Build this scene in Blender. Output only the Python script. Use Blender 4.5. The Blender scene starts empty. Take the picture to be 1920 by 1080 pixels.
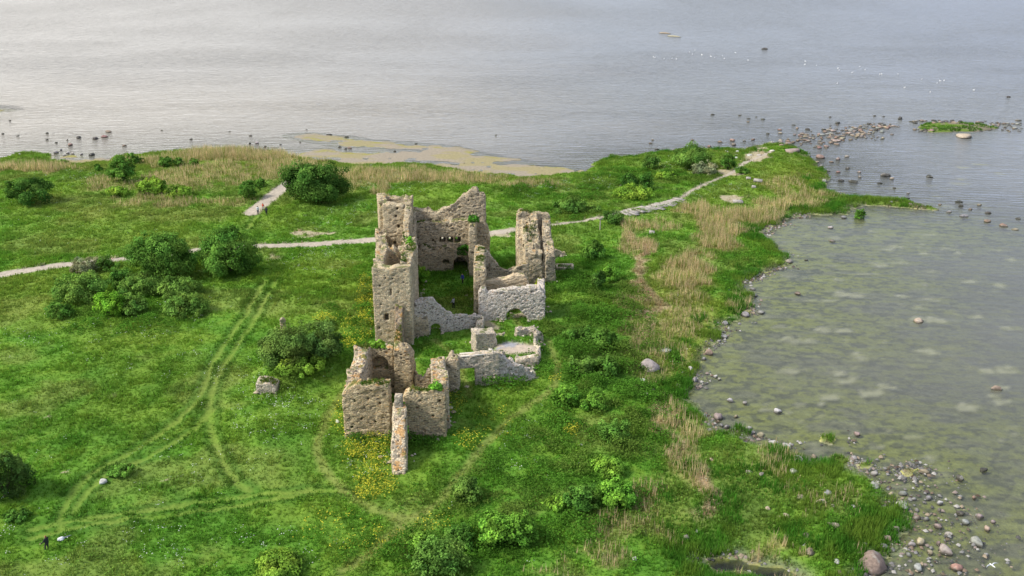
import bpy, math, random
import numpy as np

# ------------------------------------------------------------------ camera, sky, sun, exposure
scene = bpy.context.scene
COL = scene.collection
PITCH = math.radians(20.8)
FPX = 1900.0            # focal length in pixels of the 1920 wide photograph
CAMH = 60.0
WATER = -1.2

cam_data = bpy.data.cameras.new("camera")
cam_data.sensor_width = 36.0
cam_data.lens = FPX / 1920.0 * 36.0
cam_data.clip_start = 0.5
cam_data.clip_end = 20000
cam = bpy.data.objects.new("camera", cam_data)
cam.location = (0, 0, CAMH)
cam.rotation_euler = (math.pi / 2 - PITCH, 0, 0)
COL.objects.link(cam)
scene.camera = cam

SUN_EL = math.radians(43)
SUN_AZ = math.radians(-107)      # measured from +Y (view direction), negative = left
sun_dir = (math.sin(SUN_AZ) * math.cos(SUN_EL), math.cos(SUN_AZ) * math.cos(SUN_EL), math.sin(SUN_EL))

world = bpy.data.worlds.new("World")
scene.world = world
world.use_nodes = True
wn, wl = world.node_tree.nodes, world.node_tree.links
wn.clear()
w_out = wn.new("ShaderNodeOutputWorld")
w_bg = wn.new("ShaderNodeBackground")
w_sky = wn.new("ShaderNodeTexSky")
w_sky.sky_type = 'NISHITA'
w_sky.sun_disc = False
w_sky.sun_elevation = SUN_EL
w_sky.sun_rotation = SUN_AZ
w_sky.dust_density = 2.0
w_bg.inputs[1].default_value = 0.10
# thin cloud veil: brighter toward the sun's side, greyer on the other
w_tc = wn.new("ShaderNodeTexCoord")
w_map = wn.new("ShaderNodeMapping"); w_map.inputs['Scale'].default_value = (1.6, 1.6, 6.0)
w_noise = wn.new("ShaderNodeTexNoise")
w_noise.inputs['Scale'].default_value = 1.8
w_noise.inputs['Detail'].default_value = 5
w_ramp = wn.new("ShaderNodeValToRGB")
w_ramp.color_ramp.elements[0].position = 0.15
w_ramp.color_ramp.elements[0].color = (0.5, 0.5, 0.5, 1)
w_ramp.color_ramp.elements[1].position = 0.85
w_ramp.color_ramp.elements[1].color = (0.95, 0.95, 0.95, 1)
w_dot = wn.new("ShaderNodeVectorMath"); w_dot.operation = 'DOT_PRODUCT'
gl = np.array([math.sin(math.radians(-50)), math.cos(math.radians(-50)), 0.25]); gl /= np.linalg.norm(gl)
w_dot.inputs[1].default_value = tuple(gl)
w_glow = wn.new("ShaderNodeValToRGB")
e = w_glow.color_ramp.elements
e[0].position = 0.25; e[0].color = (3.5, 4.05, 5.6, 1)
e[1].position = 0.98; e[1].color = (9.8, 9.3, 8.5, 1)
e2 = w_glow.color_ramp.elements.new(0.62); e2.color = (4.6, 5.0, 5.9, 1)
e3 = w_glow.color_ramp.elements.new(0.80); e3.color = (7.3, 7.2, 7.0, 1)
w_mix = wn.new("ShaderNodeMixRGB")
wl.new(w_tc.outputs['Generated'], w_map.inputs[0])
wl.new(w_map.outputs[0], w_noise.inputs['Vector'])
wl.new(w_noise.outputs['Fac'], w_ramp.inputs[0])
wl.new(w_tc.outputs['Generated'], w_dot.inputs[0])
wl.new(w_dot.outputs['Value'], w_glow.inputs[0])
wl.new(w_ramp.outputs[0], w_mix.inputs[0])
wl.new(w_sky.outputs[0], w_mix.inputs[1])
w_sep = wn.new("ShaderNodeSeparateXYZ"); wl.new(w_tc.outputs['Generated'], w_sep.inputs[0])
w_el = wn.new("ShaderNodeValToRGB"); el_ = w_el.color_ramp.elements
el_[0].position = 0.0; el_[0].color = (1.0, 1.0, 1.0, 1)
el_[1].position = 0.75; el_[1].color = (0.60, 0.565, 0.51, 1)
q_ = el_.new(0.28); q_.color = (0.78, 0.77, 0.76, 1)
w_mul = wn.new("ShaderNodeMixRGB"); w_mul.blend_type = 'MULTIPLY'; w_mul.inputs[0].default_value = 1.0
w_gain = wn.new("ShaderNodeVectorMath"); w_gain.operation = 'SCALE'; w_gain.inputs['Scale'].default_value = 1.45
wl.new(w_sep.outputs[2], w_el.inputs[0]); wl.new(w_glow.outputs[0], w_gain.inputs[0]); wl.new(w_gain.outputs[0], w_mul.inputs[1]); wl.new(w_el.outputs[0], w_mul.inputs[2])
wl.new(w_mul.outputs[0], w_mix.inputs[2])
wl.new(w_mix.outputs[0], w_bg.inputs[0])
wl.new(w_bg.outputs[0], w_out.inputs[0])

sun_data = bpy.data.lights.new("sun", 'SUN')
sun_data.energy = 2.35
sun_data.angle = math.radians(10)
sun_data.color = (1.0, 0.955, 0.88)
sun = bpy.data.objects.new("sun", sun_data)
from mathutils import Vector, Matrix
sun.rotation_euler = Vector(sun_dir).to_track_quat('Z', 'Y').to_euler()
COL.objects.link(sun)

scene.view_settings.view_transform = 'Standard'
scene.view_settings.look = 'None'
scene.view_settings.exposure = 0.95
scene.view_settings.gamma = 1.0
scene.cycles.max_bounces = 6
scene.cycles.transparent_max_bounces = 8
scene.cycles.caustics_reflective = False
scene.cycles.caustics_refractive = False

# ------------------------------------------------------------------ helpers
rng = np.random.default_rng(11)
random.seed(5)
TP = math.tan(PITCH); SP = math.sin(PITCH); CP = math.cos(PITCH)

def ang(py): return PITCH + np.arctan((np.asarray(py, float) - 540.0) / FPX)
def Yd(py, z=0.0): return (CAMH - z) / np.tan(ang(py))           # forward distance of a level-z point seen at row py
def XA(px, Y, z=0.0): return (np.asarray(px, float) - 960.0) / FPX * (Y * CP + (CAMH - z) * SP)
def HT(Y, py): return CAMH - Y * np.tan(ang(py))                  # height at distance Y seen at row py
def PIX(X, Y, Z=0.0):                                             # world -> photo pixel (authoring coordinates of the survey)
    zc = Y * CP + (CAMH - Z) * SP
    zc = np.where(zc < 1, 1, zc)
    return 960 + FPX * X / zc, 540 + FPX * ((CAMH - Z) * CP - Y * SP) / zc
def at(px, py, z=0.0):
    Y = Yd(py, z); return np.array([XA(px, Y, z), Y])

def _hash(ix, iy, iz, s):
    with np.errstate(over='ignore'):
        n = (ix.astype(np.uint32) * np.uint32(1619) + iy.astype(np.uint32) * np.uint32(31337) + iz.astype(np.uint32) * np.uint32(6971) + np.uint32(s * 1013 + 7))
        n = (n >> np.uint32(13)) ^ n
        n = n * (n * n * np.uint32(60493) + np.uint32(19990303)) + np.uint32(1376312589)
    return (n & np.uint32(0x7fffffff)).astype(np.float32) / np.float32(0x7fffffff)

def vn3(x, y, z, s=0):
    x = np.asarray(x, np.float32); y = np.asarray(y, np.float32); z = np.asarray(z, np.float32)
    x, y, z = np.broadcast_arrays(x, y, z)
    fx, fy, fz = np.floor(x), np.floor(y), np.floor(z)
    ix, iy, iz = fx.astype(np.int64), fy.astype(np.int64), fz.astype(np.int64)
    tx, ty, tz = x - fx, y - fy, z - fz
    tx = tx * tx * (3 - 2 * tx); ty = ty * ty * (3 - 2 * ty); tz = tz * tz * (3 - 2 * tz)
    r = 0
    for a in (0, 1):
        wx = tx if a else 1 - tx
        for b in (0, 1):
            wy = ty if b else 1 - ty
            for c in (0, 1):
                wz = tz if c else 1 - tz
                r = r + wx * wy * wz * _hash(ix + a, iy + b, iz + c, s)
    return r

def vn2(x, y, s=0):
    x = np.asarray(x, np.float32); y = np.asarray(y, np.float32)
    x, y = np.broadcast_arrays(x, y)
    fx, fy = np.floor(x), np.floor(y)
    ix, iy = fx.astype(np.int64), fy.astype(np.int64)
    tx, ty = x - fx, y - fy
    tx = tx * tx * (3 - 2 * tx); ty = ty * ty * (3 - 2 * ty)
    z0 = np.zeros_like(ix)
    return ((1 - tx) * (1 - ty) * _hash(ix, iy, z0, s) + tx * (1 - ty) * _hash(ix + 1, iy, z0, s)
            + (1 - tx) * ty * _hash(ix, iy + 1, z0, s) + tx * ty * _hash(ix + 1, iy + 1, z0, s))

def fbm2(x, y, s=0, o=4):
    r = 0; a = 0.5; n = 0
    for i in range(o):
        r = r + a * vn2(x * 2 ** i, y * 2 ** i, s + i); n += a; a *= 0.5
    return r / n

def smooth(a, b, x):
    t = np.clip((x - a) / (b - a), 0, 1); return t * t * (3 - 2 * t)

def sdpoly(X, Y, poly):
    """signed distance, positive inside"""
    X = np.asarray(X, float); Y = np.asarray(Y, float)
    d = np.full(X.shape, 1e18); ins = np.zeros(X.shape, bool)
    n = len(poly)
    for i in range(n):
        ax, ay = poly[i]; bx, by = poly[(i + 1) % n]
        ex, ey = bx - ax, by - ay
        wx, wy = X - ax, Y - ay
        t = np.clip((wx * ex + wy * ey) / (ex * ex + ey * ey + 1e-9), 0, 1)
        d = np.minimum(d, (wx - ex * t) ** 2 + (wy - ey * t) ** 2)
        c = (ay > Y) != (by > Y)
        ins ^= c & (X < ex * (Y - ay) / (by - ay + 1e-12) + ax)
    d = np.sqrt(d)
    return np.where(ins, d, -d)

def dline(X, Y, pts):
    d = np.full(np.shape(X), 1e18)
    for (ax, ay), (bx, by) in zip(pts[:-1], pts[1:]):
        ex, ey = bx - ax, by - ay
        t = np.clip(((X - ax) * ex + (Y - ay) * ey) / (ex * ex + ey * ey + 1e-9), 0, 1)
        d = np.minimum(d, (X - ax - ex * t) ** 2 + (Y - ay - ey * t) ** 2)
    return np.sqrt(d)

def smoothline(pts, n=6):
    p = np.array(pts, float); out = []
    P = np.vstack([p[0], p, p[-1]])
    for i in range(1, len(P) - 2):
        p0, p1, p2, p3 = P[i - 1:i + 3]
        for k in range(n):
            t = k / n
            out.append(0.5 * ((2 * p1) + (-p0 + p2) * t + (2 * p0 - 5 * p1 + 4 * p2 - p3) * t * t + (-p0 + 3 * p1 - 3 * p2 + p3) * t ** 3))
    out.append(p[-1])
    return np.array(out)

def mesh(name, V, F, mat=None, col=None, smooth_sh=False, vattr=None):
    V = np.asarray(V, np.float32); F = np.asarray(F, np.int32)
    m = bpy.data.meshes.new(name)
    k = F.shape[1]
    m.vertices.add(len(V)); m.vertices.foreach_set("co", V.ravel())
    m.loops.add(F.size); m.loops.foreach_set("vertex_index", F.ravel())
    m.polygons.add(len(F))
    m.polygons.foreach_set("loop_start", np.arange(len(F), dtype=np.int32) * k)
    m.polygons.foreach_set("loop_total", np.full(len(F), k, np.int32))
    if smooth_sh: m.polygons.foreach_set("use_smooth", np.ones(len(F), bool))
    m.update(calc_edges=True)
    if col is not None:
        a = m.color_attributes.new("Col", 'FLOAT_COLOR', 'POINT')
        c = np.ones((len(V), 4), np.float32); c[:, :3] = col
        a.data.foreach_set("color", c.ravel())
    if vattr:
        for nm, val in vattr.items():
            a = m.attributes.new(nm, 'FLOAT', 'POINT'); a.data.foreach_set("value", np.asarray(val, np.float32).ravel())
    if mat is not None: m.materials.append(mat)
    return m

def link(name, m, parent=None, loc=None, label=None, cat=None, group=None, kind=None):
    o = bpy.data.objects.new(name, m); COL.objects.link(o)
    if parent is not None: o.parent = parent
    if loc is not None: o.location = loc
    if label: o["label"] = label
    if cat: o["category"] = cat
    if group: o["group"] = group
    if kind: o["kind"] = kind
    return o

class MB:
    """collects boxes and tubes into one mesh"""
    def __init__(s): s.V = []; s.F = []; s.n = 0
    def add(s, V, F):
        s.V.append(np.asarray(V, float)); s.F.append(np.asarray(F) + s.n); s.n += len(V)
    def box(s, c, size, rz=0.0, tilt=0.0):
        q = np.array([[x, y, z] for x in (-.5, .5) for y in (-.5, .5) for z in (-.5, .5)]) * size
        ct, st = math.cos(tilt), math.sin(tilt)
        q = np.c_[q[:, 0], q[:, 1] * ct - q[:, 2] * st, q[:, 1] * st + q[:, 2] * ct]
        c_, s_ = math.cos(rz), math.sin(rz)
        q = np.c_[q[:, 0] * c_ - q[:, 1] * s_, q[:, 0] * s_ + q[:, 1] * c_, q[:, 2]] + np.array(c)
        s.add(q, [[0, 1, 3, 2], [4, 6, 7, 5], [0, 4, 5, 1], [2, 3, 7, 6], [0, 2, 6, 4], [1, 5, 7, 3]])
    def tube(s, P, R, n=7):
        P = np.array(P, float); rings = []
        for i in range(len(P)):
            d = P[min(i + 1, len(P) - 1)] - P[max(i - 1, 0)]; d /= np.linalg.norm(d) + 1e-9
            a = np.cross(d, [0.3, 0.8, 0.11]); a /= np.linalg.norm(a); b = np.cross(d, a)
            t = np.arange(n) * 2 * math.pi / n
            rings.append(P[i] + R[i] * (np.cos(t)[:, None] * a + np.sin(t)[:, None] * b))
        V = np.vstack(rings); F = []
        for i in range(len(P) - 1):
            for k in range(n):
                F.append([i * n + k, i * n + (k + 1) % n, (i + 1) * n + (k + 1) % n, (i + 1) * n + k])
        e = (len(P) - 1) * n
        for k in range(1, n - 1, 2):
            F.append([0, k + 1 if k + 1 < n else 0, k, 0] if False else [0, min(k + 1, n - 1), k, k])
            F.append([e, e + k, e + min(k + 1, n - 1), e + min(k + 1, n - 1)])
        s.add(V, F)
    def mesh(s, name, mat, smooth_sh=False):
        m = mesh(name, np.vstack(s.V), np.vstack(s.F), mat, smooth_sh=smooth_sh)
        m.validate(); return m

def surface_nets(D, origin, h):
    D = D.astype(np.float32); S = D < 0
    nx, ny, nz = D.shape
    cnt = np.zeros((nx - 1, ny - 1, nz - 1), np.uint8)
    for a in (0, 1):
        for b in (0, 1):
            for c in (0, 1):
                cnt += S[a:nx - 1 + a, b:ny - 1 + b, c:nz - 1 + c]
    act = (cnt > 0) & (cnt < 8)
    idx = np.argwhere(act); i, j, k = idx.T
    vid = np.full(act.shape, -1, np.int64); vid[i, j, k] = np.arange(len(idx))
    acc = np.zeros((len(idx), 3), np.float32); num = np.zeros(len(idx), np.float32)
    cor = [(a, b, c) for a in (0, 1) for b in (0, 1) for c in (0, 1)]
    for p in cor:
        for ax in range(3):
            if p[ax]: continue
            q = list(p); q[ax] = 1
            d0 = D[i + p[0], j + p[1], k + p[2]]; d1 = D[i + q[0], j + q[1], k + q[2]]
            m = (d0 < 0) != (d1 < 0)
            t = np.where(m, d0 / np.where(m, d0 - d1, 1), 0)
            pos = np.tile(np.array(p, np.float32), (len(idx), 1)); pos[:, ax] = t
            acc += pos * m[:, None]; num += m
    V = (idx + acc / num[:, None]) * h + np.asarray(origin)
    Q = []
    for ax in range(3):
        o = [0, 1, 2]; o.remove(ax)
        sl0 = [slice(None)] * 3; sl1 = [slice(None)] * 3
        sl0[ax] = slice(0, -1); sl1[ax] = slice(1, None)
        c = S[tuple(sl0)] != S[tuple(sl1)]
        c = np.argwhere(c)
        ok = (c[:, o[0]] > 0) & (c[:, o[1]] > 0) & (c[:, o[0]] < D.shape[o[0]] - 1) & (c[:, o[1]] < D.shape[o[1]] - 1)
        c = c[ok]
        def vv(da, db):
            q = c.copy(); q[:, o[0]] -= da; q[:, o[1]] -= db
            return vid[q[:, 0], q[:, 1], q[:, 2]]
        quad = np.stack([vv(1, 1), vv(0, 1), vv(0, 0), vv(1, 0)], 1)
        inside0 = S[c[:, 0], c[:, 1], c[:, 2]]
        flip = ~inside0 if ax != 1 else inside0
        quad[flip] = quad[flip][:, ::-1]
        Q.append(quad)
    return V, np.vstack(Q)

# ------------------------------------------------------------------ materials
def newmat(name):
    m = bpy.data.materials.new(name); m.use_nodes = True
    return m, m.node_tree.nodes, m.node_tree.links, m.node_tree.nodes["Principled BSDF"]

def simple(name, col, rough=0.8, metal=0.0, var=0.25, scale=6.0):
    m, n, l, b = newmat(name)
    b.inputs['Roughness'].default_value = rough; b.inputs['Metallic'].default_value = metal
    b.inputs['Specular IOR Level'].default_value = 0.25
    t = n.new("ShaderNodeTexNoise"); t.inputs['Scale'].default_value = scale; t.inputs['Detail'].default_value = 4
    g = n.new("ShaderNodeNewGeometry"); l.new(g.outputs['Position'], t.inputs['Vector'])
    r = n.new("ShaderNodeValToRGB")
    r.color_ramp.elements[0].position = 0.3; r.color_ramp.elements[0].color = tuple(c * (1 - var) for c in col) + (1,)
    r.color_ramp.elements[1].position = 0.7; r.color_ramp.elements[1].color = tuple(min(1, c * (1 + var)) for c in col) + (1,)
    l.new(t.outputs['Fac'], r.inputs[0]); l.new(r.outputs[0], b.inputs['Base Color'])
    return m

def vegmat(name, trans=0.35, var=0.3, scale=3.0):
    """leaf material: colour attribute, slight noise, some light passes through"""
    m, n, l, b = newmat(name)
    out = n["Material Output"]; n.remove(b)
    at_ = n.new("ShaderNodeAttribute"); at_.attribute_name = "Col"
    t = n.new("ShaderNodeTexNoise"); t.inputs['Scale'].default_value = scale; t.inputs['Detail'].default_value = 3
    g = n.new("ShaderNodeNewGeometry"); l.new(g.outputs['Position'], t.inputs['Vector'])
    mr = n.new("ShaderNodeMapRange"); mr.inputs[1].default_value = .25; mr.inputs[2].default_value = .75
    mr.inputs[3].default_value = 1 - var; mr.inputs[4].default_value = 1 + var
    l.new(t.outputs['Fac'], mr.inputs[0])
    mul = n.new("ShaderNodeVectorMath"); mul.operation = 'SCALE'
    l.new(at_.outputs['Color'], mul.inputs[0]); l.new(mr.outputs[0], mul.inputs['Scale'])
    d = n.new("ShaderNodeBsdfDiffuse"); tr = n.new("ShaderNodeBsdfTranslucent"); mx = n.new("ShaderNodeMixShader")
    mx.inputs[0].default_value = trans
    l.new(mul.outputs[0], d.inputs[0]); l.new(mul.outputs[0], tr.inputs[0])
    l.new(d.outputs[0], mx.inputs[1]); l.new(tr.outputs[0], mx.inputs[2]); l.new(mx.outputs[0], out.inputs[0])
    return m

M_veg = vegmat("grass_leaf", trans=.45)
M_leaf = vegmat("tree_leaf", trans=0.3, var=0.2, scale=1.0)

def groundmat():
    m, n, l, b = newmat("ground_soil")
    b.inputs['Roughness'].default_value = 0.95; b.inputs['Specular IOR Level'].default_value = 0.1
    a = n.new("ShaderNodeAttribute"); a.attribute_name = "Col"
    g = n.new("ShaderNodeNewGeometry")
    t = n.new("ShaderNodeTexNoise"); t.inputs['Scale'].default_value = 1.7; t.inputs['Detail'].default_value = 8; t.inputs['Roughness'].default_value = 0.7
    l.new(g.outputs['Position'], t.inputs['Vector'])
    mr = n.new("ShaderNodeMapRange"); mr.inputs[1].default_value = .3; mr.inputs[2].default_value = .7
    mr.inputs[3].default_value = 0.72; mr.inputs[4].default_value = 1.28
    l.new(t.outputs['Fac'], mr.inputs[0])
    mul = n.new("ShaderNodeVectorMath"); mul.operation = 'SCALE'
    l.new(a.outputs['Color'], mul.inputs[0]); l.new(mr.outputs[0], mul.inputs['Scale'])
    l.new(mul.outputs[0], b.inputs['Base Color'])
    bp = n.new("ShaderNodeBump"); bp.inputs['Strength'].default_value = 0.6; bp.inputs['Distance'].default_value = 0.25
    l.new(t.outputs['Fac'], bp.inputs['Height']); l.new(bp.outputs[0], b.inputs['Normal'])
    return m
M_ground = groundmat()

def masonry(name, base, mortar, mortar_amt=0.10, lichen=0.3, moss=0.3, scale=2.3, dark=0.25, gaps=.5):
    """rubble masonry: voronoi stones in courses, pale joints, lichen and moss on upward faces"""
    m, n, l, b = newmat(name)
    b.inputs['Roughness'].default_value = 0.92; b.inputs['Specular IOR Level'].default_value = 0.12
    g = n.new("ShaderNodeNewGeometry")
    mp = n.new("ShaderNodeMapping"); mp.inputs['Scale'].default_value = (scale, scale, scale * 2.0)
    l.new(g.outputs['Position'], mp.inputs[0])
    wob = n.new("ShaderNodeTexNoise"); wob.inputs['Scale'].default_value = 1.2; wob.inputs['Detail'].default_value = 2
    l.new(mp.outputs[0], wob.inputs['Vector'])
    wa = n.new("ShaderNodeVectorMath"); wa.operation = 'MULTIPLY_ADD'
    wa.inputs[1].default_value = (0.5, 0.5, 0.5)
    l.new(wob.outputs['Color'], wa.inputs[0]); l.new(mp.outputs[0], wa.inputs[2])
    v1 = n.new("ShaderNodeTexVoronoi"); v1.feature = 'F1'
    v2 = n.new("ShaderNodeTexVoronoi"); v2.feature = 'DISTANCE_TO_EDGE'
    for v in (v1, v2):
        v.inputs['Scale'].default_value = 1.0; l.new(wa.outputs[0], v.inputs['Vector'])
    sep = n.new("ShaderNodeSeparateColor"); l.new(v1.outputs['Color'], sep.inputs[0])
    r = n.new("ShaderNodeValToRGB"); cr = r.color_ramp
    B = np.array(base)
    cr.elements[0].position = 0.0; cr.elements[0].color = tuple(B * max(.08, 1 - dark * 2.1)) + (1,)
    cr.elements[1].position = 1.0; cr.elements[1].color = tuple(np.minimum(B * np.array([1.25, 1.2, 1.12]), 0.8)) + (1,)
    for p, f in ((0.14, (0.62, 0.60, 0.62)), (0.3, (0.92, 0.9, 0.88)), (0.5, (1.05, 1.0, 0.93)), (0.66, (1.08, 0.92, 0.78)), (0.82, (0.95, 0.97, 1.0))):
        el = cr.elements.new(p); el.color = tuple(B * np.array(f)) + (1,)
    l.new(sep.outputs[0], r.inputs[0])
    # large weather patches
    t = n.new("ShaderNodeTexNoise"); t.inputs['Scale'].default_value = 0.35; t.inputs['Detail'].default_value = 6
    l.new(g.outputs['Position'], t.inputs['Vector'])
    mr = n.new("ShaderNodeMapRange"); mr.inputs[1].default_value = .32; mr.inputs[2].default_value = .68
    mr.inputs[3].default_value = 0.72; mr.inputs[4].default_value = 1.2; l.new(t.outputs['Fac'], mr.inputs[0])
    sc = n.new("ShaderNodeVectorMath"); sc.operation = 'SCALE'
    l.new(r.outputs[0], sc.inputs[0]); l.new(mr.outputs[0], sc.inputs['Scale'])
    # joints
    ed = n.new("ShaderNodeMapRange"); ed.inputs[1].default_value = 0.02; ed.inputs[2].default_value = mortar_amt
    ed.inputs[3].default_value = 1; ed.inputs[4].default_value = 0; l.new(v2.outputs['Distance'], ed.inputs[0])
    mx = n.new("ShaderNodeMixRGB"); mx.inputs[2].default_value = tuple(mortar) + (1,)
    l.new(ed.outputs[0], mx.inputs[0]); l.new(sc.outputs[0], mx.inputs[1])
    # open joints: short dark horizontal gaps between the courses, and single dark field stones
    mpg = n.new("ShaderNodeMapping"); mpg.inputs['Scale'].default_value = (2.6, 2.6, 9.5); l.new(g.outputs['Position'], mpg.inputs[0])
    tg = n.new("ShaderNodeTexNoise"); tg.inputs['Scale'].default_value = 1.25; tg.inputs['Detail'].default_value = 3; tg.inputs['Roughness'].default_value = .6; l.new(mpg.outputs[0], tg.inputs['Vector'])
    gm_ = n.new("ShaderNodeMapRange"); gm_.inputs[1].default_value = .585 - gaps * .05; gm_.inputs[2].default_value = .66 - gaps * .05; gm_.inputs[3].default_value = 0; gm_.inputs[4].default_value = .72; l.new(tg.outputs['Fac'], gm_.inputs[0])
    mxg = n.new("ShaderNodeMixRGB"); mxg.inputs[2].default_value = tuple(B * np.array([.26, .25, .27])) + (1,); l.new(gm_.outputs[0], mxg.inputs[0]); l.new(mx.outputs[0], mxg.inputs[1])
    mx = mxg
    # lichen (orange) and moss on faces turned up
    sn = n.new("ShaderNodeSeparateXYZ"); l.new(g.outputs['Normal'], sn.inputs[0])
    t2 = n.new("ShaderNodeTexNoise"); t2.inputs['Scale'].default_value = 0.9; t2.inputs['Detail'].default_value = 6; t2.inputs['Roughness'].default_value = .65
    l.new(g.outputs['Position'], t2.inputs['Vector'])
    ad = n.new("ShaderNodeMath"); ad.operation = 'MULTIPLY_ADD'; ad.inputs[1].default_value = 0.16
    l.new(sn.outputs[2], ad.inputs[0]); l.new(t2.outputs['Fac'], ad.inputs[2])
    lm = n.new("ShaderNodeMapRange"); lm.inputs[1].default_value = 0.78 - 0.2 * lichen; lm.inputs[2].default_value = lm.inputs[1].default_value + 0.05
    l.new(ad.outputs[0], lm.inputs[0])
    mx2 = n.new("ShaderNodeMixRGB"); mx2.inputs[2].default_value = (0.50, 0.27, 0.085, 1)
    lf = n.new("ShaderNodeMath"); lf.operation = 'MULTIPLY'; lf.inputs[1].default_value = 0.75 if lichen > 0 else 0.0
    l.new(lm.outputs[0], lf.inputs[0]); l.new(lf.outputs[0], mx2.inputs[0]); l.new(mx.outputs[0], mx2.inputs[1])
    t3 = n.new("ShaderNodeTexNoise"); t3.inputs['Scale'].default_value = 0.75; t3.inputs['Detail'].default_value = 5
    of = n.new("ShaderNodeVectorMath"); of.inputs[1].default_value = (17, 5, 3); l.new(g.outputs['Position'], of.inputs[0]); l.new(of.outputs[0], t3.inputs['Vector'])
    ad2 = n.new("ShaderNodeMath"); ad2.operation = 'MULTIPLY_ADD'; ad2.inputs[1].default_value = 0.34
    l.new(sn.outputs[2], ad2.inputs[0]); l.new(t3.outputs['Fac'], ad2.inputs[2])
    mm = n.new("ShaderNodeMapRange"); mm.inputs[1].default_value = 0.92 - 0.2 * moss; mm.inputs[2].default_value = mm.inputs[1].default_value + 0.08
    l.new(ad2.outputs[0], mm.inputs[0])
    mx3 = n.new("ShaderNodeMixRGB"); mx3.inputs[2].default_value = (0.12, 0.15, 0.035, 1)
    mf = n.new("ShaderNodeMath"); mf.operation = 'MULTIPLY'; mf.inputs[1].default_value = 0.8 if moss > 0 else 0
    l.new(mm.outputs[0], mf.inputs[0]); l.new(mf.outputs[0], mx3.inputs[0]); l.new(mx2.outputs[0], mx3.inputs[1])
    l.new(mx3.outputs[0], b.inputs['Base Color'])
    # relief: stones stand proud, fine grain
    hb = n.new("ShaderNodeMapRange"); hb.inputs[1].default_value = 0; hb.inputs[2].default_value = 0.25; l.new(v2.outputs['Distance'], hb.inputs[0])
    t4 = n.new("ShaderNodeTexNoise"); t4.inputs['Scale'].default_value = 5; t4.inputs['Detail'].default_value = 5; l.new(g.outputs['Position'], t4.inputs['Vector'])
    hs = n.new("ShaderNodeMath"); hs.operation = 'MULTIPLY_ADD'; hs.inputs[1].default_value = 0.7
    l.new(t4.outputs['Fac'], hs.inputs[0]); l.new(hb.outputs[0], hs.inputs[2])
    hs2 = n.new("ShaderNodeMath"); hs2.operation = 'MULTIPLY_ADD'; hs2.inputs[1].default_value = 0.8
    l.new(sep.outputs[1], hs2.inputs[0]); l.new(hs.outputs[0], hs2.inputs[2])
    bp = n.new("ShaderNodeBump"); bp.inputs['Strength'].default_value = 0.9; bp.inputs['Distance'].default_value = 0.08
    l.new(hs2.outputs[0], bp.inputs['Height']); l.new(bp.outputs[0], b.inputs['Normal'])
    return m

M_tan = masonry("tan_rubble_masonry", (0.63, 0.535, 0.355), (0.45, 0.38, 0.255), lichen=0.3, moss=0.5, scale=3.3)
M_front = masonry("brown_rubble_masonry", (0.62, 0.51, 0.315), (0.44, 0.36, 0.225), lichen=.5, moss=0.45, scale=3.1, dark=0.42, gaps=1.0)
M_spur = masonry("lichened_masonry", (0.62, 0.53, 0.375), (0.46, 0.39, 0.28), lichen=.6, moss=0.35, scale=2.6, dark=.4)
M_keep = masonry("dressed_limestone_masonry", (0.67, 0.57, 0.38), (0.50, 0.42, 0.28), lichen=0.15, moss=0.5, scale=3.6, dark=0.2, gaps=-.1)
M_hall = masonry("grey_brown_masonry", (0.60, 0.515, 0.355), (0.42, 0.36, 0.25), lichen=0.25, moss=0.5, scale=3.3, dark=0.4)
M_white = masonry("white_mortared_masonry", (0.50, 0.435, 0.35), (0.66, 0.605, 0.52), mortar_amt=0.26, lichen=-1, moss=0.25, scale=2.3, dark=0.46, gaps=.3)
M_pale = masonry("pale_limestone_masonry", (0.64, 0.57, 0.445), (0.52, 0.465, 0.365), lichen=-1, moss=0.2, scale=3.4, dark=0.3)
M_plaster = masonry("plastered_masonry", (0.60, 0.485, 0.31), (0.58, 0.47, 0.31), mortar_amt=0.3, lichen=-1, moss=0.25, scale=1.6, dark=0.1, gaps=-.4)
# ------------------------------------------------------------------ terrain
LAND_PX = [(-600, 330), (-200, 305), (0, 298), (45, 286), (92, 288), (98, 301), (140, 307), (200, 303), (215, 293), (250, 291), (330, 284), (420, 281), (490, 284),
    (540, 291), (600, 302), (680, 309), (760, 306), (850, 316), (905, 327), (1000, 333), (1095, 322), (1112, 308), (1130, 299), (1160, 295), (1215, 290), (1260, 285),
    (1320, 278), (1360, 281), (1395, 285), (1425, 272), (1445, 267), (1480, 273), (1505, 285), (1517, 297), (1540, 315), (1552, 335),
    (1547, 350), (1565, 363), (1600, 370), (1628, 380), (1606, 392), (1590, 404), (1555, 402), (1510, 404), (1475, 415), (1440, 428), (1423, 440),
    (1445, 452), (1458, 465), (1475, 484), (1478, 497), (1440, 507), (1402, 525), (1402, 540), (1416, 560), (1422, 578), (1395, 592), (1366, 607),
    (1346, 630), (1326, 655), (1311, 690), (1301, 715), (1292, 735), (1312, 757), (1332, 777), (1347, 806), (1400, 812), (1430, 832), (1480, 840),
    (1502, 856), (1560, 866), (1600, 882), (1640, 906), (1680, 936), (1702, 966), (1703, 1000), (1690, 1030), (1640, 1060), (1600, 1090), (1600, 1300), (1650, 1700), (-900, 1700), (-900, 400)]
LAND = [tuple(at(x, y, WATER)) for x, y in LAND_PX]
POOL_PX = [(1318, 1054), (1350, 1047), (1392, 1050), (1405, 1060), (1470, 1066), (1500, 1082), (1440, 1090), (1398, 1070), (1345, 1070)]
POOL = [tuple(at(x, y, WATER)) for x, y in POOL_PX]
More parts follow.
